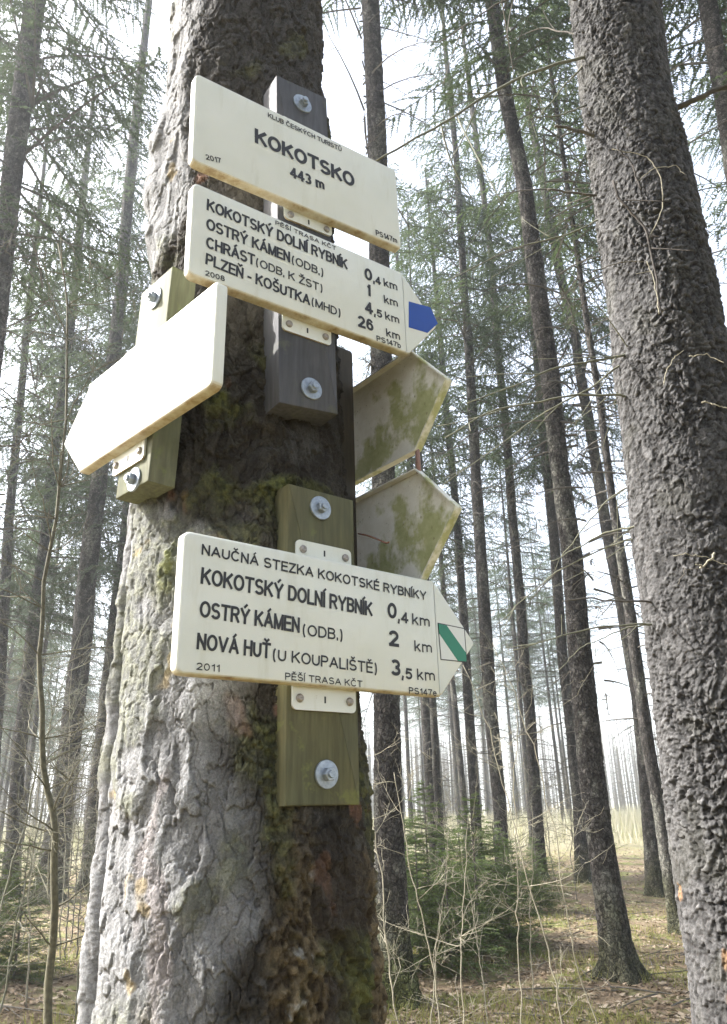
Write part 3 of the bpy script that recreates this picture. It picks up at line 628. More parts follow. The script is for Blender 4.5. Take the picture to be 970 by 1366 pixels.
for k, (px, Y, h, lx) in enumerate([(10, 6.5, 2.6, .2), (45, 8, 3.0, -.2), (110, 7.5, 2.8, .1), (150, 9.5, 3.2, .2), (-30, 5.6, 3.0, .4), (85, 10.5, 3.6, -.1), (30, 11.5, 3.6, .3), (130, 12.5, 3.4, 0)]):
    P0 = at(px, 1250, Y); bare_plant(['leggy bare bush at the left edge', 'bare bush behind the bent sapling', 'bare bush close to the left side of the sign tree', 'tall bare bush right beside the sign tree on its left',
        'bare bush leaning in from the left edge', 'twiggy bush in front of the grey trunks at left', 'twiggy pale bush further back at left', 'twiggy bush behind the others beside the sign tree'][k], (P0[0], Y, gz1(P0[0], Y)), h, (lx, .1), 450 + k, M['pale_twig'] if k % 2 else M['green_twig'], .009, 22, 'bush', gl, .8, name='bare_bush')
rb_ = np.random.default_rng(88)
for k in range(22):
    left_ = k < 9; px = rb_.uniform(-10, 170) if left_ else rb_.uniform(545, 800); Y = rb_.uniform(9, 24) if left_ else rb_.uniform(13, 30); P0 = at(px, 1200, Y)
    bare_plant('bare twiggy brush between the trunks ' + ('left' if left_ else 'right') + ' of the sign tree', (P0[0], Y, gz1(P0[0], Y)), rb_.uniform(1.4, 3.2), (rb_.normal(0, .2), .1), 700 + k, M['dead_twig'] if k % 2 else M['green_twig'], .010, 26, 'bush', 'brush between the trunks ' + ('left' if left_ else 'right') + ' of the sign tree', .9, name='bare_bush')
def young_spruce(seed, H=1.7, Rm=.9):
    r = np.random.default_rng(seed); mb = MB(); NV = []; mb.tube([(0, 0, -.05), (0, 0, H)], [.025, .006], 6); z = .08
    while z < H:
        t = z / H; L0 = Rm * (1 - t) ** .8 + .06
        for b in range(r.integers(6, 10)):
            az = r.uniform(0, 2 * pi); L = L0 * r.uniform(.6, 1.15); n = 6; sv = np.linspace(0, 1, n); h = np.array([cos(az), sin(az), 0.]); sdv = np.array([-sin(az), cos(az), 0.])
            zb = z + r.uniform(-.06, .06); Pb = h * (sv * L)[:, None] + sdv * (r.normal(0, .1) * L * sv ** 2)[:, None]; Pb[:, 2] = zb + r.uniform(-.05, .6) * L * sv - r.uniform(.1, .4) * L * sv ** 2
            mb.tube(Pb, np.linspace(.006, .002, n), 3, False); nt = max(3, int(L * 20))
            for k in range(nt + 1):
                q = min(1., (k + .6) / nt); p0 = np.array([np.interp(q, sv, Pb[:, j]) for j in range(3)]); sg = 1 if k % 2 else -1
                if k == nt: dr = Pb[-1] - Pb[0]; p0 = Pb[1]; tl = L * .85
                else: dr = h * r.uniform(.5, 1) + sdv * sg * r.uniform(.4, .9); tl = (.07 + .3 * L * (1 - q)) * r.uniform(.6, 1.1)
                dr = dr / np.linalg.norm(dr); dr[2] += r.uniform(-.15, .15); m = int(tl / .011) + 3; ts = np.linspace(0, 1, m); pp = p0 + dr * (ts * tl)[:, None]
                lat = np.cross(dr, [0, 0, 1.]); lat /= np.linalg.norm(lat) + 1e-9; upv = np.cross(lat, dr)
                for sgn in (-1, 1):
                    a = r.uniform(-.9, .9, m); ln = r.uniform(.016, .03, m); tip = pp + (lat * sgn * np.cos(a)[:, None] + upv * np.sin(a)[:, None]) * ln[:, None] + dr * .012
                    NV.append(np.stack([pp - dr * .004, tip, pp + dr * .005], 1).reshape(-1, 3))
        z += r.uniform(.07, .13)
    N = np.concatenate(NV); nb = mb.n; V = np.concatenate([np.concatenate(mb.v), N]); q4 = np.array([f for f in mb.f if len(f) == 4]); tb = np.concatenate([q4[:, [0, 1, 2]], q4[:, [0, 2, 3]]])
    tn = np.arange(len(N)).reshape(-1, 3) + nb; return mesh_np('young_spruce', V, np.concatenate([tb, tn]), [M['dead_twig'], M['needle_young']], smooth=False, mi=np.concatenate([np.zeros(len(tb)), np.ones(len(tn))]))
YS = [young_spruce(501), young_spruce(502, 1.4, 1.0), young_spruce(503, 2.1, .85)]
for k, (px, py, Y, s, lab) in enumerate([(560, 1250, 9.6, 1.0, 'young green spruce bush behind the mottled trunk'), (600, 1260, 9.4, .95, 'low spreading young spruce in the thicket'), (640, 1250, 10.2, 1.05, 'dense young spruce in the middle of the thicket'),
    (680, 1245, 10.6, .9, 'young spruce at the right end of the thicket'), (620, 1240, 11.5, 1.15, 'taller young spruce at the back of the thicket'), (575, 1240, 10.8, 1.15, 'tall young spruce showing above the thicket behind the mottled trunk'),
    (720, 1200, 14, .8, 'small young spruce on the far side of the thicket'), (545, 1230, 12, 1.3, 'tallest young spruce peeping out right of the mottled trunk'), (20, 1290, 9.2, .8, 'small young spruce in the lower left corner'), (-20, 1280, 9.6, .9, 'young spruce cut by the left edge of the picture'),
    (665, 1200, 13.5, 1.2, 'young spruce behind the right end of the thicket'), (800, 1120, 26, 1.0, 'little spruce standing out on the clearing')]):
    P0 = at(px, py, Y); o = link('young_spruce', YS[k % 3], None, lab, 'young spruce', 'young spruces', loc=(P0[0], Y, gz1(P0[0], Y))); s *= .8; o.scale = (s, s, s); o.rotation_euler = (0, 0, k * 1.3)

# ------------------------------------------------------------------ ground cover
def scatter(n, fn, seed):
    r = np.random.default_rng(seed); V = []; 
    d = 6 + 26 * r.random(n) ** 1.7; hd = np.radians(r.uniform(-30, 30, n)); x, y = d * np.sin(hd), d * np.cos(hd); z = gz(x, y)
    return fn(r, x, y, z)
def leaves(r, x, y, z):
    n = len(x); a = r.uniform(0, 2 * pi, n); l = .012 + .045 * r.random(n) ** 2.2; w = l * r.uniform(.3, .6, n); c, s = np.cos(a), np.sin(a)
    def p(u, v, h): return np.stack([x + c * u - s * v, y + s * u + c * v, z + h], 1)
    V = np.stack([p(-l, 0, r.uniform(.002, .02, n)), p(0, -w, r.uniform(.005, .03, n)), p(l, 0, r.uniform(.002, .035, n)), p(0, w, r.uniform(.005, .03, n))], 1).reshape(-1, 3)
    return V, np.arange(4 * n).reshape(-1, 4)
t = NT_('dry_leaf'); nz = t.noise(3.5, 3, .8); t.col(t.ramp(nz, [(.35, (.10, .066, .038)), (.5, (.20, .145, .09)), (.65, (.36, .30, .22))])); t.set(Roughness=.8); M['leaf'] = t.m
V, F = scatter(60000, leaves, 71); o = link('leaf_litter', mesh_np('leaf_litter', V, F, [M['leaf']], smooth=False), kind='stuff'); o['label'] = 'brown fallen leaves lying over the forest floor'
def blades(r, x, y, z):
    k = fbm(np.stack([x * .8, y * .8, x * 0], 1), 3, 77) > .53; x, y, z = x[k], y[k], z[k]; n = len(x)
    a = r.uniform(0, 2 * pi, n); h = r.uniform(.04, .16, n); b = r.uniform(-.08, .08, (n, 2)); w = .004
    V = np.stack([np.stack([x - w * np.cos(a), y - w * np.sin(a), z - .01], 1), np.stack([x + w * np.cos(a), y + w * np.sin(a), z - .01], 1), np.stack([x + b[:, 0], y + b[:, 1], z + h], 1)], 1).reshape(-1, 3)
    return V, np.arange(3 * n).reshape(-1, 3)
M['grass'] = leafy('grass_blade', (.10, .12, .03), (.24, .23, .09), .3)
V, F = scatter(60000, blades, 72); o = link('grass', mesh_np('grass', V, F, [M['grass']], smooth=False), kind='stuff'); o['label'] = 'short sparse grass and moss on the forest floor'
def dry(r):
    n = 60000; x = r.uniform(-40, 50, n); y = r.uniform(34, 85, n); z = gz(x, y); a = r.uniform(0, 2 * pi, n); h = r.uniform(.3, 1.3, n) * (.4 + fbm(np.stack([x * .15, y * .15, x * 0], 1), 2, 79)); w = r.uniform(.01, .03, n); b = r.normal(0, .15, (n, 2))
    V = np.stack([np.stack([x - w * np.cos(a), y - w * np.sin(a), z], 1), np.stack([x + w * np.cos(a), y + w * np.sin(a), z], 1), np.stack([x + b[:, 0], y + b[:, 1], z + h], 1)], 1).reshape(-1, 3)
    return V, np.arange(3 * n).reshape(-1, 3)
M['dry_grass'] = leafy('dry_grass', (.27, .25, .20), (.40, .375, .31), .2)
V, F = dry(np.random.default_rng(73)); o = link('dry_grass', mesh_np('dry_grass', V, F, [M['dry_grass']], smooth=False), kind='stuff'); o['label'] = 'pale dry grass on the clearing beyond the trees'
mb = MB(); r = np.random.default_rng(74)
for i in range(420):
    d = 6.5 + 12 * r.random() ** 1.4; hd = radians(r.uniform(-28, 28)); x, y = d * sin(hd), d * cos(hd); z = gz1(x, y); a = r.uniform(0, pi); l = r.uniform(.1, .5)
    P = np.array([[x - cos(a) * l, y - sin(a) * l, z + .01], [x, y, z + r.uniform(.01, .05)], [x + cos(a) * l, y + sin(a) * l, z + r.uniform(.01, .05)]]); mb.tube(smooth_path(P, 6), r.uniform(.002, .007), 4)
o = link('fallen_twigs', mb.mesh('fallen_twigs', M['dead_twig']), kind='stuff'); o['label'] = 'dead twigs strewn over the forest floor'

# ------------------------------------------------------------------ signs
UP = np.array([0, 0, 1.])
class Fr:
    """local frame of a sign: origin at the top corner away from the tip, u along the board, v up, n out of the face"""
    def __init__(s, o, yaw, tilt, left=False):
        y, t_ = radians(yaw), radians(tilt); s.o = np.array(o, float) + [0, 0, CAMZ]
        s.r = np.array([sin(y) * cos(t_), cos(y) * cos(t_), sin(t_)]); s.n = np.array([cos(y), -sin(y), 0.]) * (-1 if left else 1)
        s.u = np.cross(s.n, s.r); s.u *= np.sign(s.u[2]); s.c = s.n @ s.o
    def P(s, u, v, w=0): return s.o + s.r * u + s.u * v + s.n * w
    def loc(s, x, y, off=0):
        d = ray(x, y); Q = CAM + d * ((s.c + off - s.n @ CAM) / (s.n @ d)) - s.o; return np.array([Q @ s.r, Q @ s.u])
    def M(s, flip):     # local x = along text, y = up, z = out of face
        X = s.r * (-1 if flip else 1); return Matrix(((X[0], s.u[0], s.n[0], s.o[0]), (X[1], s.u[1], s.n[1], s.o[1]), (X[2], s.u[2], s.n[2], s.o[2]), (0, 0, 0, 1)))
def rounded(poly, rads, k=5):
    out = []; n = len(poly); poly = [np.array(p, float) for p in poly]
    for i in range(n):
        p, a, b = poly[i], poly[i - 1], poly[(i + 1) % n]; r = rads[i]
        if r <= 0: out.append(p); continue
        e1 = (a - p) / np.linalg.norm(a - p); e2 = (b - p) / np.linalg.norm(b - p); ang = math.acos(np.clip(e1 @ e2, -1, 1)); tl = r / math.tan(ang / 2)
        t1, t2 = p + e1 * tl, p + e2 * tl; cdir = (e1 + e2) / np.linalg.norm(e1 + e2); c = p + cdir * r / sin(ang / 2)
        a1 = math.atan2(*(t1 - c)[::-1]); a2 = math.atan2(*(t2 - c)[::-1]); da = (a2 - a1 + pi) % (2 * pi) - pi
        out += [c + r * np.array([cos(a1 + da * q / k), sin(a1 + da * q / k)]) for q in range(k + 1)]
    return np.array(out)
def inset(P, d):
    n = len(P); a = np.roll(P, 1, 0); b = np.roll(P, -1, 0); e1 = P - a; e2 = b - P
    e1 /= np.linalg.norm(e1, axis=1)[:, None] + 1e-12; e2 /= np.linalg.norm(e2, axis=1)[:, None] + 1e-12
    n1 = np.stack([-e1[:, 1], e1[:, 0]], 1); n2 = np.stack([-e2[:, 1], e2[:, 0]], 1); m = n1 + n2; m /= (m * n1).sum(1)[:, None] + 1e-9
    area = ((P[:, 0] * b[:, 1] - b[:, 0] * P[:, 1]).sum()); return P + m * d * (1 if area > 0 else -1)
def tray(P, fr, t=.0145, bev=.0042, wall=.0025, z0=0., hollow=True):
    """pressed metal tray: domed front edge, side wall, hollow back"""
    P = np.asarray(P); area = (P[:, 0] * np.roll(P[:, 1], -1) - np.roll(P[:, 0], -1) * P[:, 1]).sum()
    if area < 0: P = P[::-1]
    prof = [(bev, 0.)] + [(bev * (1 - sin(a)), -bev * (1 - cos(a))) for a in np.linspace(0, pi / 2, 5)[1:]] + [(0., -t)]
    if hollow: prof += [(wall, -t), (wall, -.004)]
    n = len(P); V = []; F = []
    for d, w in prof:
        q = inset(P, d); V += [fr(u, v, w + z0) for u, v in q]
    for i in range(len(prof) - 1):
        for j in range(n): F.append((i * n + j, (i + 1) * n + j, (i + 1) * n + (j + 1) % n, i * n + (j + 1) % n))
    F.append(tuple(range(n))); F.append(tuple(((len(prof) - 1) * n + j) for j in range(n))[::-1]); return V, F
def plate(P, fr, w0, w1):
    n = len(P); P = np.asarray(P); area = (P[:, 0] * np.roll(P[:, 1], -1) - np.roll(P[:, 0], -1) * P[:, 1]).sum()
    if area < 0: P = P[::-1]
    V = [fr(u, v, w1) for u, v in P] + [fr(u, v, w0) for u, v in P]
    return V, [tuple(range(n)), tuple(range(n, 2 * n))[::-1]] + [(j, n + j, n + (j + 1) % n, (j + 1) % n) for j in range(n)]
def smooth_by_angle(me, ang=.6):
    me.polygons.foreach_set('use_smooth', [True] * len(me.polygons))
    me.set_sharp_from_angle(angle=ang)
def part_mesh(name, VF, mat, ang=.6, origin=None, recalc=False):
    mb = MB()
    for V, F in VF: mb.add(np.asarray(V) - (origin if origin is not None else 0), F)
    me = mb.mesh(name, mat)
    import bmesh
    bm = bmesh.new(); bm.from_mesh(me); bmesh.ops.recalc_face_normals(bm, faces=bm.faces); bm.to_mesh(me); bm.free()
    smooth_by_angle(me, ang); return me
def screw(fr, u, v, w, r, parent, root_o, mat='screw', name='screw'):
    """pan head with a cross slot"""
    mb = MB(); prof = [(r, 0), (r, r * .25), (r * .85, r * .55), (r * .5, r * .75), (r * .18, r * .78), (r * .12, r * .4)]; k = 16
    V = [fr(u + a * cos(2 * pi * j / k), v + a * sin(2 * pi * j / k), w + b) - root_o for a, b in prof for j in range(k)]
    F = [(i * k + j, i * k + (j + 1) % k, (i + 1) * k + (j + 1) % k, (i + 1) * k + j) for i in range(len(prof) - 1) for j in range(k)] + [tuple((len(prof) - 1) * k + j for j in range(k))]
    mb.add(V, F); return link(name, mb.mesh(name, M[mat], True), parent)
def bolt(fr, u, v, w, parent, ro, R=.0165):
    """big washer and hexagonal bolt head with a stub of thread"""
    k = 28; prof = [(R, 0), (R, .002), (R * .96, .0028), (R * .3, .0034)]
    V = [fr(u + a * cos(2 * pi * j / k), v + a * sin(2 * pi * j / k), w + b) - ro for a, b in prof for j in range(k)]
    F = [(i * k + j, i * k + (j + 1) % k, (i + 1) * k + (j + 1) % k, (i + 1) * k + j) for i in range(len(prof) - 1) for j in range(k)]
    mb = MB(); mb.add(V, F + [tuple(3 * k + j for j in range(k))]); wa = link('washer', mb.mesh('washer', M['steel'], False), parent)
    mb = MB(); h = R * .5; a0 = random.random()
    for rr, w0, w1, kk in ((h, .003, .0105, 6), (h * .55, .0105, .0135, 14)):
        V = [fr(u + q * cos(2 * pi * j / kk + a0), v + q * sin(2 * pi * j / kk + a0), w + b) - ro for q, b in ((rr, w0), (rr, w1 - .001), (rr * .88, w1)) for j in range(kk)]
        F = [(i * kk + j, i * kk + (j + 1) % kk, (i + 1) * kk + (j + 1) % kk, (i + 1) * kk + j) for i in range(2) for j in range(kk)] + [tuple(2 * kk + j for j in range(kk))]
        mb.add(V, F)
    link('bolt_head', mb.mesh('bolt_head', M['steel'], False), wa)
    return wa
def el(cx, cy, rx, ry, a0, a1, k=14): return [(cx + rx * cos(radians(a0 + (a1 - a0) * i / k)), cy + ry * sin(radians(a0 + (a1 - a0) * i / k))) for i in range(k + 1)]
ST = [(0, 0), (0, 1)]
GL = {   # glyph skeletons: width, strokes (x in widths, y in cap heights)
 'A': (.84, [[(0, 0), (.5, 1)], [(.5, 1), (1, 0)], [(.17, .33), (.83, .33)]]), 'B': (.68, [ST, [(0, 1), (.55, 1)] + el(.55, .765, .40, .235, 90, -90, 8) + [(0, .53)], [(.5, .53)] + el(.58, .265, .42, .265, 90, -90, 8) + [(0, 0)]]),
 'C': (.80, [el(.52, .5, .52, .5, 38, 322, 24)]), 'D': (.74, [ST, [(0, 1), (.42, 1)] + el(.42, .5, .58, .5, 90, -90, 14) + [(0, 0)]]), 'E': (.62, [ST, [(0, 1), (1, 1)], [(0, .53), (.92, .53)], [(0, 0), (1, 0)]]),
 'H': (.70, [ST, [(1, 0), (1, 1)], [(0, .53), (1, .53)]]), 'I': (0, [ST]), 'K': (.74, [ST, [(.96, 1), (0, .36)], [(.34, .58), (1, 0)]]), 'L': (.56, [ST, [(0, 0), (1, 0)]]),
 'M': (.86, [ST, [(1, 0), (1, 1)], [(0, 1), (.5, 0)], [(.5, 0), (1, 1)]]), 'N': (.70, [ST, [(1, 0), (1, 1)], [(0, 1), (1, 0)]]), 'O': (.86, [el(.5, .5, .5, .5, 0, 360, 32)]),
 'P': (.66, [ST, [(0, 1), (.55, 1)] + el(.55, .73, .45, .27, 90, -90, 10) + [(0, .46)]]), 'R': (.72, [ST, [(0, 1), (.55, 1)] + el(.55, .745, .42, .255, 90, -90, 10) + [(0, .49)], [(.55, .49), (1, 0)]]),
 'S': (.72, [el(.5, .745, .46, .255, 25, 262, 14) + el(.5, .255, .5, .255, 82, -158, 14)]), 'T': (.74, [[(0, 1), (1, 1)], [(.5, 0), (.5, 1)]]), 'U': (.70, [[(0, 1), (0, .36)] + el(.5, .36, .5, .36, 180, 360, 14) + [(1, 1)]]),
 'V': (.84, [[(0, 1), (.5, 0)], [(.5, 0), (1, 1)]]), 'Y': (.82, [[(0, 1), (.5, .42)], [(.5, .42), (1, 1)], [(.5, .45), (.5, 0)]]), 'Z': (.68, [[(0, 1), (1, 1)], [(1, 1), (0, 0)], [(0, 0), (1, 0)]]),
 '0': (.58, [el(.5, .5, .5, .5, 0, 360, 28)]), '1': (.30, [[(0, .76), (.6, .84), (1, 1)], [(1, 1), (1, 0)]]), '2': (.58, [el(.5, .72, .48, .28, 170, -35, 14) + [(0, 0)], [(0, 0), (1, 0)]]),
 '3': (.58, [el(.48, .755, .44, .245, 155, -90, 12), el(.48, .255, .5, .255, 90, -155, 12)]), '4': (.62, [[(.74, 0), (.74, 1)], [(.74, 1), (0, .27)], [(0, .25), (1, .25)]]),
 '5': (.58, [[(.92, 1), (.2, 1)], [(.2, 1), (.08, .50)], el(.48, .32, .5, .32, 140, -155, 14)]), '6': (.58, [el(.5, .31, .48, .31, 0, 360, 22), [(.03, .36), (.06, .62), (.2, .88), (.42, .99), (.65, .98), (.85, .88), (.93, .77)]]),
 '7': (.58, [[(0, 1), (1, 1)], [(1, 1), (.55, .5), (.36, 0)]]), '8': (.58, [el(.5, .765, .43, .235, 0, 360, 22), el(.5, .265, .5, .265, 0, 360, 22)]),
 'b': (.54, [ST, el(.5, .36, .5, .36, 0, 360, 20)]), 'e': (.54, [el(.5, .36, .5, .36, 0, 318, 20), [(0, .38), (1, .38)]]), 'k': (.50, [ST, [(.9, .72), (0, .22)], [(.35, .42), (1, 0)]]),
 'm': (.90, [[(0, 0), (0, .72)], el(.25, .5, .25, .22, 165, 0, 8) + [(.5, 0)], el(.75, .5, .25, .22, 165, 0, 8) + [(1, 0)]]),
 '(': (.22, [el(1.0, .42, 1.0, .68, 105, 255, 12)]), ')': (.22, [el(0, .42, 1.0, .68, 75, -75, 12)]), ',': (.05, [[(.9, .09), (0, -.22)]]), '.': (0, [[(0, -.07), (0, .07)]]), '-': (.26, [[(0, .36), (1, .36)]]), ' ': (.16, [])}
ACC = {'Á': ('A', 0), 'É': ('E', 0), 'Í': ('I', 0), 'Ý': ('Y', 0), 'Č': ('C', 1), 'Ě': ('E', 1), 'Ň': ('N', 1), 'Š': ('S', 1), 'Ť': ('T', 1), 'Ů': ('U', 2), 'Ž': ('Z', 1)}
def text_mesh(items, fr, flip=False, eps=.0006, origin=None):
    """items: (string, start px, end px, cap height px, stroke weight); each line is fitted to where it stands on the face"""
    mb = MB()
    for s, p0, p1, cap, wt in items:
        a = fr.loc(*p0, off=eps); b = fr.loc(*p1, off=eps); ch = abs(fr.loc(p0[0], p0[1] - cap, off=eps)[1] - a[1]); w = wt * ch
        e = b - a; L = np.linalg.norm(e); e /= L; up = np.array([-e[1], e[0]]); gap = .13 * ch + w
        base = [ACC.get(c, (c, -1)) for c in s]; tot = sum(GL[g][0] for g, _ in base); nn = len(s)
        kx = (L - w) / (tot * ch + gap * (nn - 1)); gx = gap * kx; x = w / 2; lay = 0
        def stroke(pts, acc=False):
            nonlocal lay
            P = np.array([(px, w / 2 + py * (ch - w)) for px, py in pts]); n = len(P); T = np.gradient(P, axis=0) if n > 2 else np.repeat((P[1] - P[0])[None], 2, 0)
            closed = n > 8 and np.linalg.norm(P[0] - P[-1]) < 1e-9
            if closed: T[0] = T[-1] = P[1] - P[-2]
            T /= np.linalg.norm(T, axis=1)[:, None]
            if not closed: P[0] -= T[0] * w * .5 * (1 if n == 2 else 0); P[-1] += T[-1] * w * .5 * (1 if n == 2 else 0)
            nv = np.stack([-T[:, 1], T[:, 0]], 1) * w / 2 * (.85 if acc else 1); lay += 1; V = []
            for q in np.concatenate([P + nv, P - nv]):
                uv = a + e * q[0] + up * q[1]; V.append(fr.P(uv[0], uv[1], eps + lay * 4e-6) - origin)
            mb.add(V, [(i, i + 1, n + i + 1, n + i) for i in range(n - 1)])
        for g, ac in base:
            Wg, st = GL[g]; Wd = Wg * ch * kx
            for S in st:
                dg = [(x + px * Wd, py) for px, py in S]
                if len(dg) == 2 and abs(dg[0][1] - dg[1][1]) > .2 and abs(dg[0][0] - dg[1][0]) > 1e-6:   # diagonals end square at the cap line
                    q0, q1 = np.array(dg[0]), np.array(dg[1]); dl = (q1 - q0); dg = [tuple(q0 + dl * .04), tuple(q1 - dl * .04)]
                stroke(dg)
            cx = x + Wd / 2; hw = .17 * ch * max(kx, .8)
            if ac == 0: stroke([(cx - hw * .25, 1.18), (cx + hw * .5, 1.32)], True)
            if ac == 1: stroke([(cx - hw * .9, 1.32), (cx, 1.19)], True); stroke([(cx, 1.19), (cx + hw * .9, 1.32)], True)
            if ac == 2: stroke([(cx + hw * .8 * cos(q * pi / 8), 1.26 + .11 * sin(q * pi / 8)) for q in range(17)], True)
            x += Wd + gx
    return mb.mesh('lettering', M['letter'])
def shape_patch(pxs, fr, eps): return np.array([fr.loc(*p, off=eps) for p in pxs])

def sign(name, label, cat, fr, L, h, T=0., tabs=(), letters=None, group='trail signs on the sign tree', letter_parts=(), tip_rec=.003):
    o0 = fr.P(L / 2, -h, -.009); root = link(name, None, None, label, cat, group, loc=o0)
    body = rounded([(0, 0), (L, 0), (L, -h), (0, -h)], [.009, .003 if T else .006, .003 if T else .006, .009])
    link('panel', part_mesh('panel', [tray(body, fr.P)], M['enamel'], origin=o0), root)
    if T:
        tp = rounded([(L - .004, -.003), (L + .004, -.003), (L + T, -h / 2), (L + .004, -h + .003), (L - .004, -h + .003)], [0, .004, .005, .004, 0])
        link('arrow_tip', part_mesh('arrow_tip', [tray(tp, fr.P, t=.0115, bev=.003, z0=-tip_rec)], M['enamel'], origin=o0), root)
    for (u0, u1, v0, v1, up_) in tabs:
        P = rounded([(u0, v0), (u1, v0), (u1, v1), (u0, v1)], [.006, .006, .006, .006]); tb = link('mounting_tab', part_mesh('mounting_tab', [plate(P, fr.P, -.0175, -.0145)], M['enamel'], origin=o0), root)
        vc = v0 * .5 if up_ else (v1 - h) / 2
        for uu in (u0 + .010, u1 - .010): screw(fr.P, uu, vc, -.0145, .0052, tb, o0)
        um = (u0 + u1) / 2; sl2 = plate(rounded([(um - .0012, vc + .004), (um + .0012, vc + .004), (um + .0012, vc - .004), (um - .0012, vc - .004)], [0] * 4), fr.P, -.0146, -.0142); link('slot', part_mesh('slot', [sl2], M['letter'], origin=o0), tb)
    if letters: link('lettering', text_mesh(letters, fr, origin=o0), root)
    return root, o0
f1 = Fr((-.2215, .8221, .9867), 55.33, 1.19); f2 = Fr((-.2151, .8228, .7896), 54.13, .47); f3 = Fr((-.2015, .8291, .2973), 51.2, -.15)
WS = .9 / .8; fw = Fr((-.1435 * WS, .6886 * WS, .5319 * WS), -44.32, .59, True); fw.o = fw.o + fw.r * .008
B, N, S_ = .205, .172, .155
sign('place_name_sign', 'rectangular cream sign reading KOKOTSKO 443 m, topmost on the tree', 'trail sign', f1, .3548, .160, 0, [(.146, .228, .016, -.03, True), (.150, .232, -.13, -.178, False)],
    [('KLUB ČESKÝCH TURISTŮ', (357.5, 156), (456, 202.5), 6.2, N), ('KOKOTSKO', (340, 190), (473.5, 250.5), 19.5, B), ('443 m', (387.2, 235.6), (433.5, 254.5), 13.8, B),
     ('2017', (275, 212.7), (295.8, 218.2), 7, N), ('PS147m', (501.6, 313.6), (530.2, 325), 7.2, N)])
s2, o2 = sign('arrow_sign', 'cream arrow sign with a blue tip, second from top', 'trail sign', f2, .3572, .148, .0657, [(.146, .226, -.12, -.171, False)],
    [('PĚŠÍ TRASA KČT', (367.5, 299.4), (448.6, 334.6), 5.6, N), ('KOKOTSKÝ DOLNÍ RYBNÍK', (275.6, 279.8), (464, 360), 15.4, N), ('OSTRÝ KÁMEN', (275, 305.3), (387.2, 350.6), 15.4, N), ('(ODB.)', (389.4, 351.3), (431.4, 369), 11, S_),
     ('CHRÁST', (275, 330), (340.6, 354.6), 15.4, N), ('(ODB. K ŽST)', (341.6, 354.4), (430.3, 390), 11, S_), ('PLZEŇ - KOŠUTKA', (273.9, 352), (413.9, 408), 15.4, N), ('(MHD)', (415.8, 407.2), (454.3, 423), 11, S_), ('2008', (273.9, 367.3), (300, 375.6), 7.2, N),
     ('0', (486.6, 371.6), (497, 376), 15.4, B), (',4', (497.8, 377), (508.6, 381), 10.5, B), ('km', (512.3, 381.6), (530.6, 388.4), 10.5, N), ('1', (489, 393.3), (494.8, 395.8), 15.4, B), ('km', (512.8, 404), (531.3, 410.2), 10.5, N),
     ('4', (487.5, 416.6), (498.2, 420.4), 15.4, B), (',5', (499, 421), (510.4, 425), 10.5, B), ('km', (514.2, 426), (533.2, 432.6), 10.5, N), ('26', (478, 435.6), (499, 442.5), 15.4, B), ('km', (515.6, 448.4), (534.2, 454.6), 10.5, N), ('PS147b', (502.7, 454.6), (535.2, 465), 7.2, N)])
s3, o3 = sign('arrow_sign', 'cream arrow sign with a green diagonal stripe on its tip, lowest on the tree', 'trail sign', f3, .3846, .160, .0745, [(.160, .247, .024, -.03, True), (.156, .250, -.13, -.187, False)],
    [('NAUČNÁ STEZKA KOKOTSKÉ RYBNÍKY', (268.8, 739.7), (569, 801), 14.6, N), ('KOKOTSKÝ DOLNÍ RYBNÍK', (267.4, 778.5), (497.2, 822.5), 22.5, N), ('OSTRÝ KÁMEN', (265.7, 822.8), (399.8, 844.5), 22.5, N), ('(ODB.)', (404, 847.6), (457.2, 854.5), 15.5, S_),
     ('NOVÁ HUŤ', (262, 866), (361, 879), 22.5, N), ('(U KOUPALIŠTĚ)', (364, 880.5), (503, 899), 16, S_), ('2011', (262, 893.5), (293, 896.4), 10, S_), ('PĚŠÍ TRASA KČT', (380.5, 906.6), (483.7, 917), 9.6, S_),
     ('0', (517, 823.6), (529.4, 826.4), 21, B), (',4', (530.8, 829.2), (545, 832), 14.6, B), ('km', (550.2, 832.6), (573.6, 837), 14.6, S_), ('2', (519.2, 861.6), (532.6, 863.4), 21.5, B), ('km', (553.3, 868.6), (576.6, 871.8), 14.6, S_),
     ('3', (521.4, 900.4), (534.8, 902.4), 22, B), (',5', (536, 905), (550.4, 907), 15, B), ('km', (556.9, 906.8), (580.6, 909.2), 15, S_), ('PS147e', (545.8, 925.4), (582.8, 929), 9, N)])
e_ = -.0026
link('colour_patch', part_mesh('colour_patch', [plate(shape_patch([(545.5, 402), (574.5, 410), (584, 431.5), (570.5, 444), (545.5, 436.5)], f2, e_), f2.P, e_ - .0006, e_)], M['blue'], origin=o2), s2)
def band(pxs, fr, w, e, name, mat, root, o0):
    P = shape_patch(pxs, fr, e); link(name, part_mesh(name, [plate(P, fr.P, e - .0004, e)], M[mat], origin=o0), root)
link('colour_patch', part_mesh('colour_patch', [plate(shape_patch([(584, 830.6), (620, 838), (623.4, 883.8), (588, 880.2)], f3, e_), f3.P, e_ - .0006, e_)], M['letter'], origin=o3), s3)
band([(585.2, 832), (619, 839), (622.4, 882.4), (589, 879)], f3, 0, e_ + .0004, 'white_square', 'patch_white', s3, o3)
band([(585.2, 832), (596, 834.3), (622, 871), (622.4, 882.4), (611, 881.3), (586.2, 845)], f3, 0, e_ + .0008, 'green_stripe', 'green', s3, o3)
wsg, ow = sign('arrow_sign', 'sunlit white arrow sign pointing left, its writing bleached out by the light', 'trail sign', fw, .3094 * WS - .008, .128 * WS, .0662 * WS, [(.172, .262, .020, -.03, True), (.178, .262, -.12, -.171, False)])
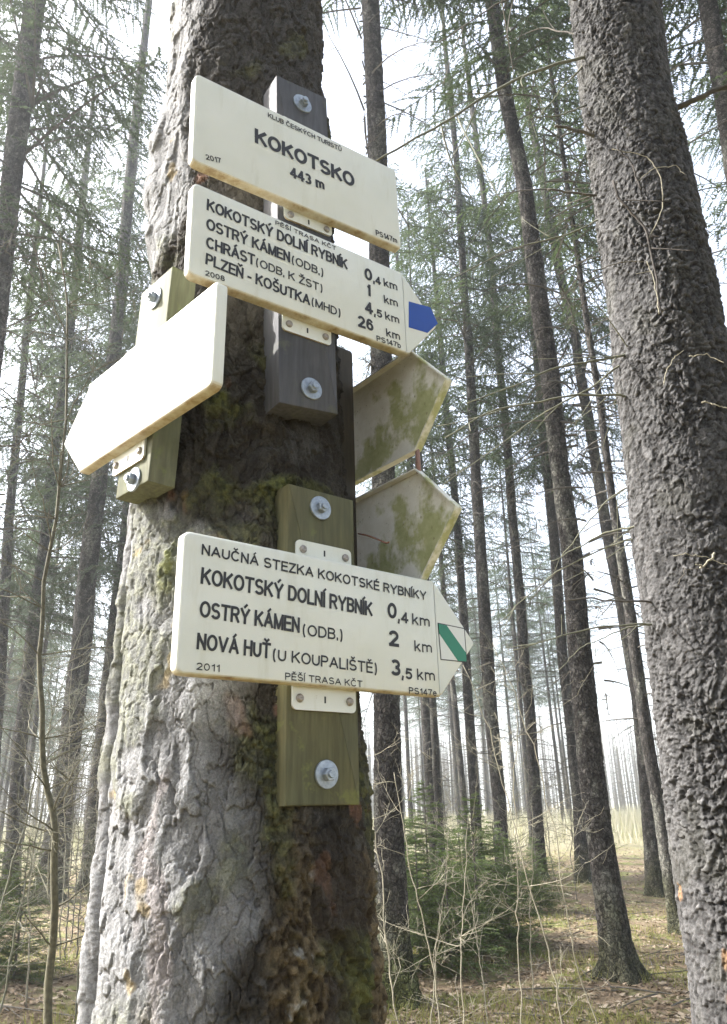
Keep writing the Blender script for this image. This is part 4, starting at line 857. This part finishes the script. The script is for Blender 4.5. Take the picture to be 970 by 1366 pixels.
# the two weathered signs seen from behind
nb = np.array([cos(radians(-38.7)), -sin(radians(-38.7)), 0.]); rb = np.array([.62524, -.78043, 0.])
class FrB:
    n = nb; r = rb; u = UP
    def __init__(s, c): s.c = c; s.o = nb * c
    def P(s, u, v, w=0): return s.o + rb * u + UP * (v + CAMZ) + nb * w
    def loc(s, x, y):
        d = ray(x, y); Q = CAM + d * (s.c / (s.n @ d)); return np.array([Q @ rb, Q[2] - CAMZ])
fb = FrB(.725)
for nm, (tip, top, bot), lab in (('r1', [(597, 502), (547, 467), (555, 601)], 'weathered arrow sign seen from behind, algae on it, upper of the two'), ('r2', [(610.5, 673), (555, 625), (563, 773)], 'weathered arrow sign seen from behind with flaking algae, lower of the two')):
    a, b, c_ = (fb.loc(*p) for p in (tip, top, bot)); h = b[1] - c_[1]; L = .40
    P = rounded([(b[0] - L, b[1]), (b[0], b[1]), (a[0], (b[1] + c_[1]) / 2), (c_[0], c_[1]), (b[0] - L, c_[1])], [.009, .004, .005, .004, .009])
    o0 = fb.P(b[0] - L / 2, c_[1], 0); root = link('arrow_sign', None, None, lab, 'trail sign', 'trail signs on the sign tree', loc=o0)
    link('panel', part_mesh('panel', [tray(P, lambda u, v, w: fb.P(u, v, w + .012), t=.0145)], M['sign_back'], origin=o0), root)
    # pressed crease of the tip, seen as a raised line on the back
    mb = MB(); 
    for q0, q1 in (((b[0] - .012, b[1] - .008), (b[0] - .010, b[1] - .045)), ((b[0] - .010, b[1] - .045), (b[0] + .028, b[1] - .036))):
        mb.tube([fb.P(*q0, .0125) - o0, fb.P(*q1, .0125) - o0], .0016, 6)
    link('crease', mb.mesh('crease', M['sign_back'], True), root)
# red link between the two rear signs
P = [fb.P(fb.loc(554, 596)[0] - .0, fb.loc(554, 596)[1], .004), fb.P(fb.loc(556, 630)[0], fb.loc(556, 630)[1], .004)]
mb = MB(); mb.tube(P, .0035, 8); link('metal_strip', mb.mesh('metal_strip', simple('red_painted_metal', (.30, .18, .155), .6), True), None, 'short reddish metal strip between the two weathered signs', 'metal strip')

# ---- mounting boards
def board(label, fr, u0, u1, v0, v1, wf, th_, mat, bolts, chamfer=.0, vtilt=0., lean=0.):
    o0 = fr.P((u0 + u1) / 2, v0, wf - th_); root = link('mounting_board', None, None, label, 'wooden board', 'boards bolted to the sign tree', loc=o0)
    P = [(u0 + lean, v1), (u1 + lean, v1 + vtilt), (u1, v0 + vtilt), (u0, v0)]; P = rounded(P, [max(chamfer, .0008), max(chamfer, .0008), .0008, .0008], 4)
    V, F = tray(P, fr.P, t=th_, bev=.0014, z0=wf, hollow=False); link('plank', part_mesh('plank', [(V, F)], M[mat], origin=o0), root)
    for px in bolts:
        u, v = fr.loc(*px, off=wf)
        bolt(fr.P, u, v, wf, root, o0)
    return root
board('dark grey stained board holding the two upper right signs', f1, .1405, .2335, -.483, .098, -.0182, .045, 'board_dark', [(403, 139), (415, 519)], vtilt=.006)
board('olive green board holding the lowest sign, washers top and bottom', f3, .150, .256, -.293, .099, -.0182, .050, 'board_olive', [(427, 678), (435, 1033)])
board('mossy light green board holding the white arrow sign', fw, .155 * WS - .008, .232 * WS - .008, -.205, .112, -.0182, .038, 'board_green', [(208, 398), (180, 640)], lean=-.020)
board('narrow dark board behind the tree with the two weathered signs', FrB(.715), -.985, fb.loc(480, 600)[0] + .0, .24, .735, 0, .045, 'board_black', [], chamfer=.012)
# wire twisted out behind the lower board
mb = MB(); W_ = [at(a, b, y) for a, b, y in [(478, 712, 1.02), (490, 714, .98), (505, 720, .95), (516, 725, .93), (519, 723, .925)]]; mb.tube(smooth_path(W_, 14), .0012, 6)
link('wire', mb.mesh('wire', M['rust'], True), None, 'thin rusty wire end poking out beside the lower weathered sign', 'wire')

# ------------------------------------------------------------------ haze
hz = D.materials.new('haze_air'); hz.use_nodes = True; ht = hz.node_tree; ht.nodes.clear()
pv = ht.nodes.new('ShaderNodeVolumePrincipled'); pv.inputs['Color'].default_value = (.92, .96, 1, 1); pv.inputs['Density'].default_value = .0021; pv.inputs['Anisotropy'].default_value = .68
hout = ht.nodes.new('ShaderNodeOutputMaterial'); ht.links.new(pv.outputs[0], hout.inputs['Volume'])
mb = MB(); x0, x1, y0, y1, z0, z1 = -620, 620, -310, 910, -2.5, 27.5
mb.add([(x, y, z) for z in (z0, z1) for y in (y0, y1) for x in (x0, x1)], [(0, 2, 3, 1), (4, 5, 7, 6), (0, 1, 5, 4), (2, 6, 7, 3), (0, 4, 6, 2), (1, 3, 7, 5)])
link('haze', mb.mesh('haze', hz), kind='stuff')['label'] = 'thin bright haze in the forest air'
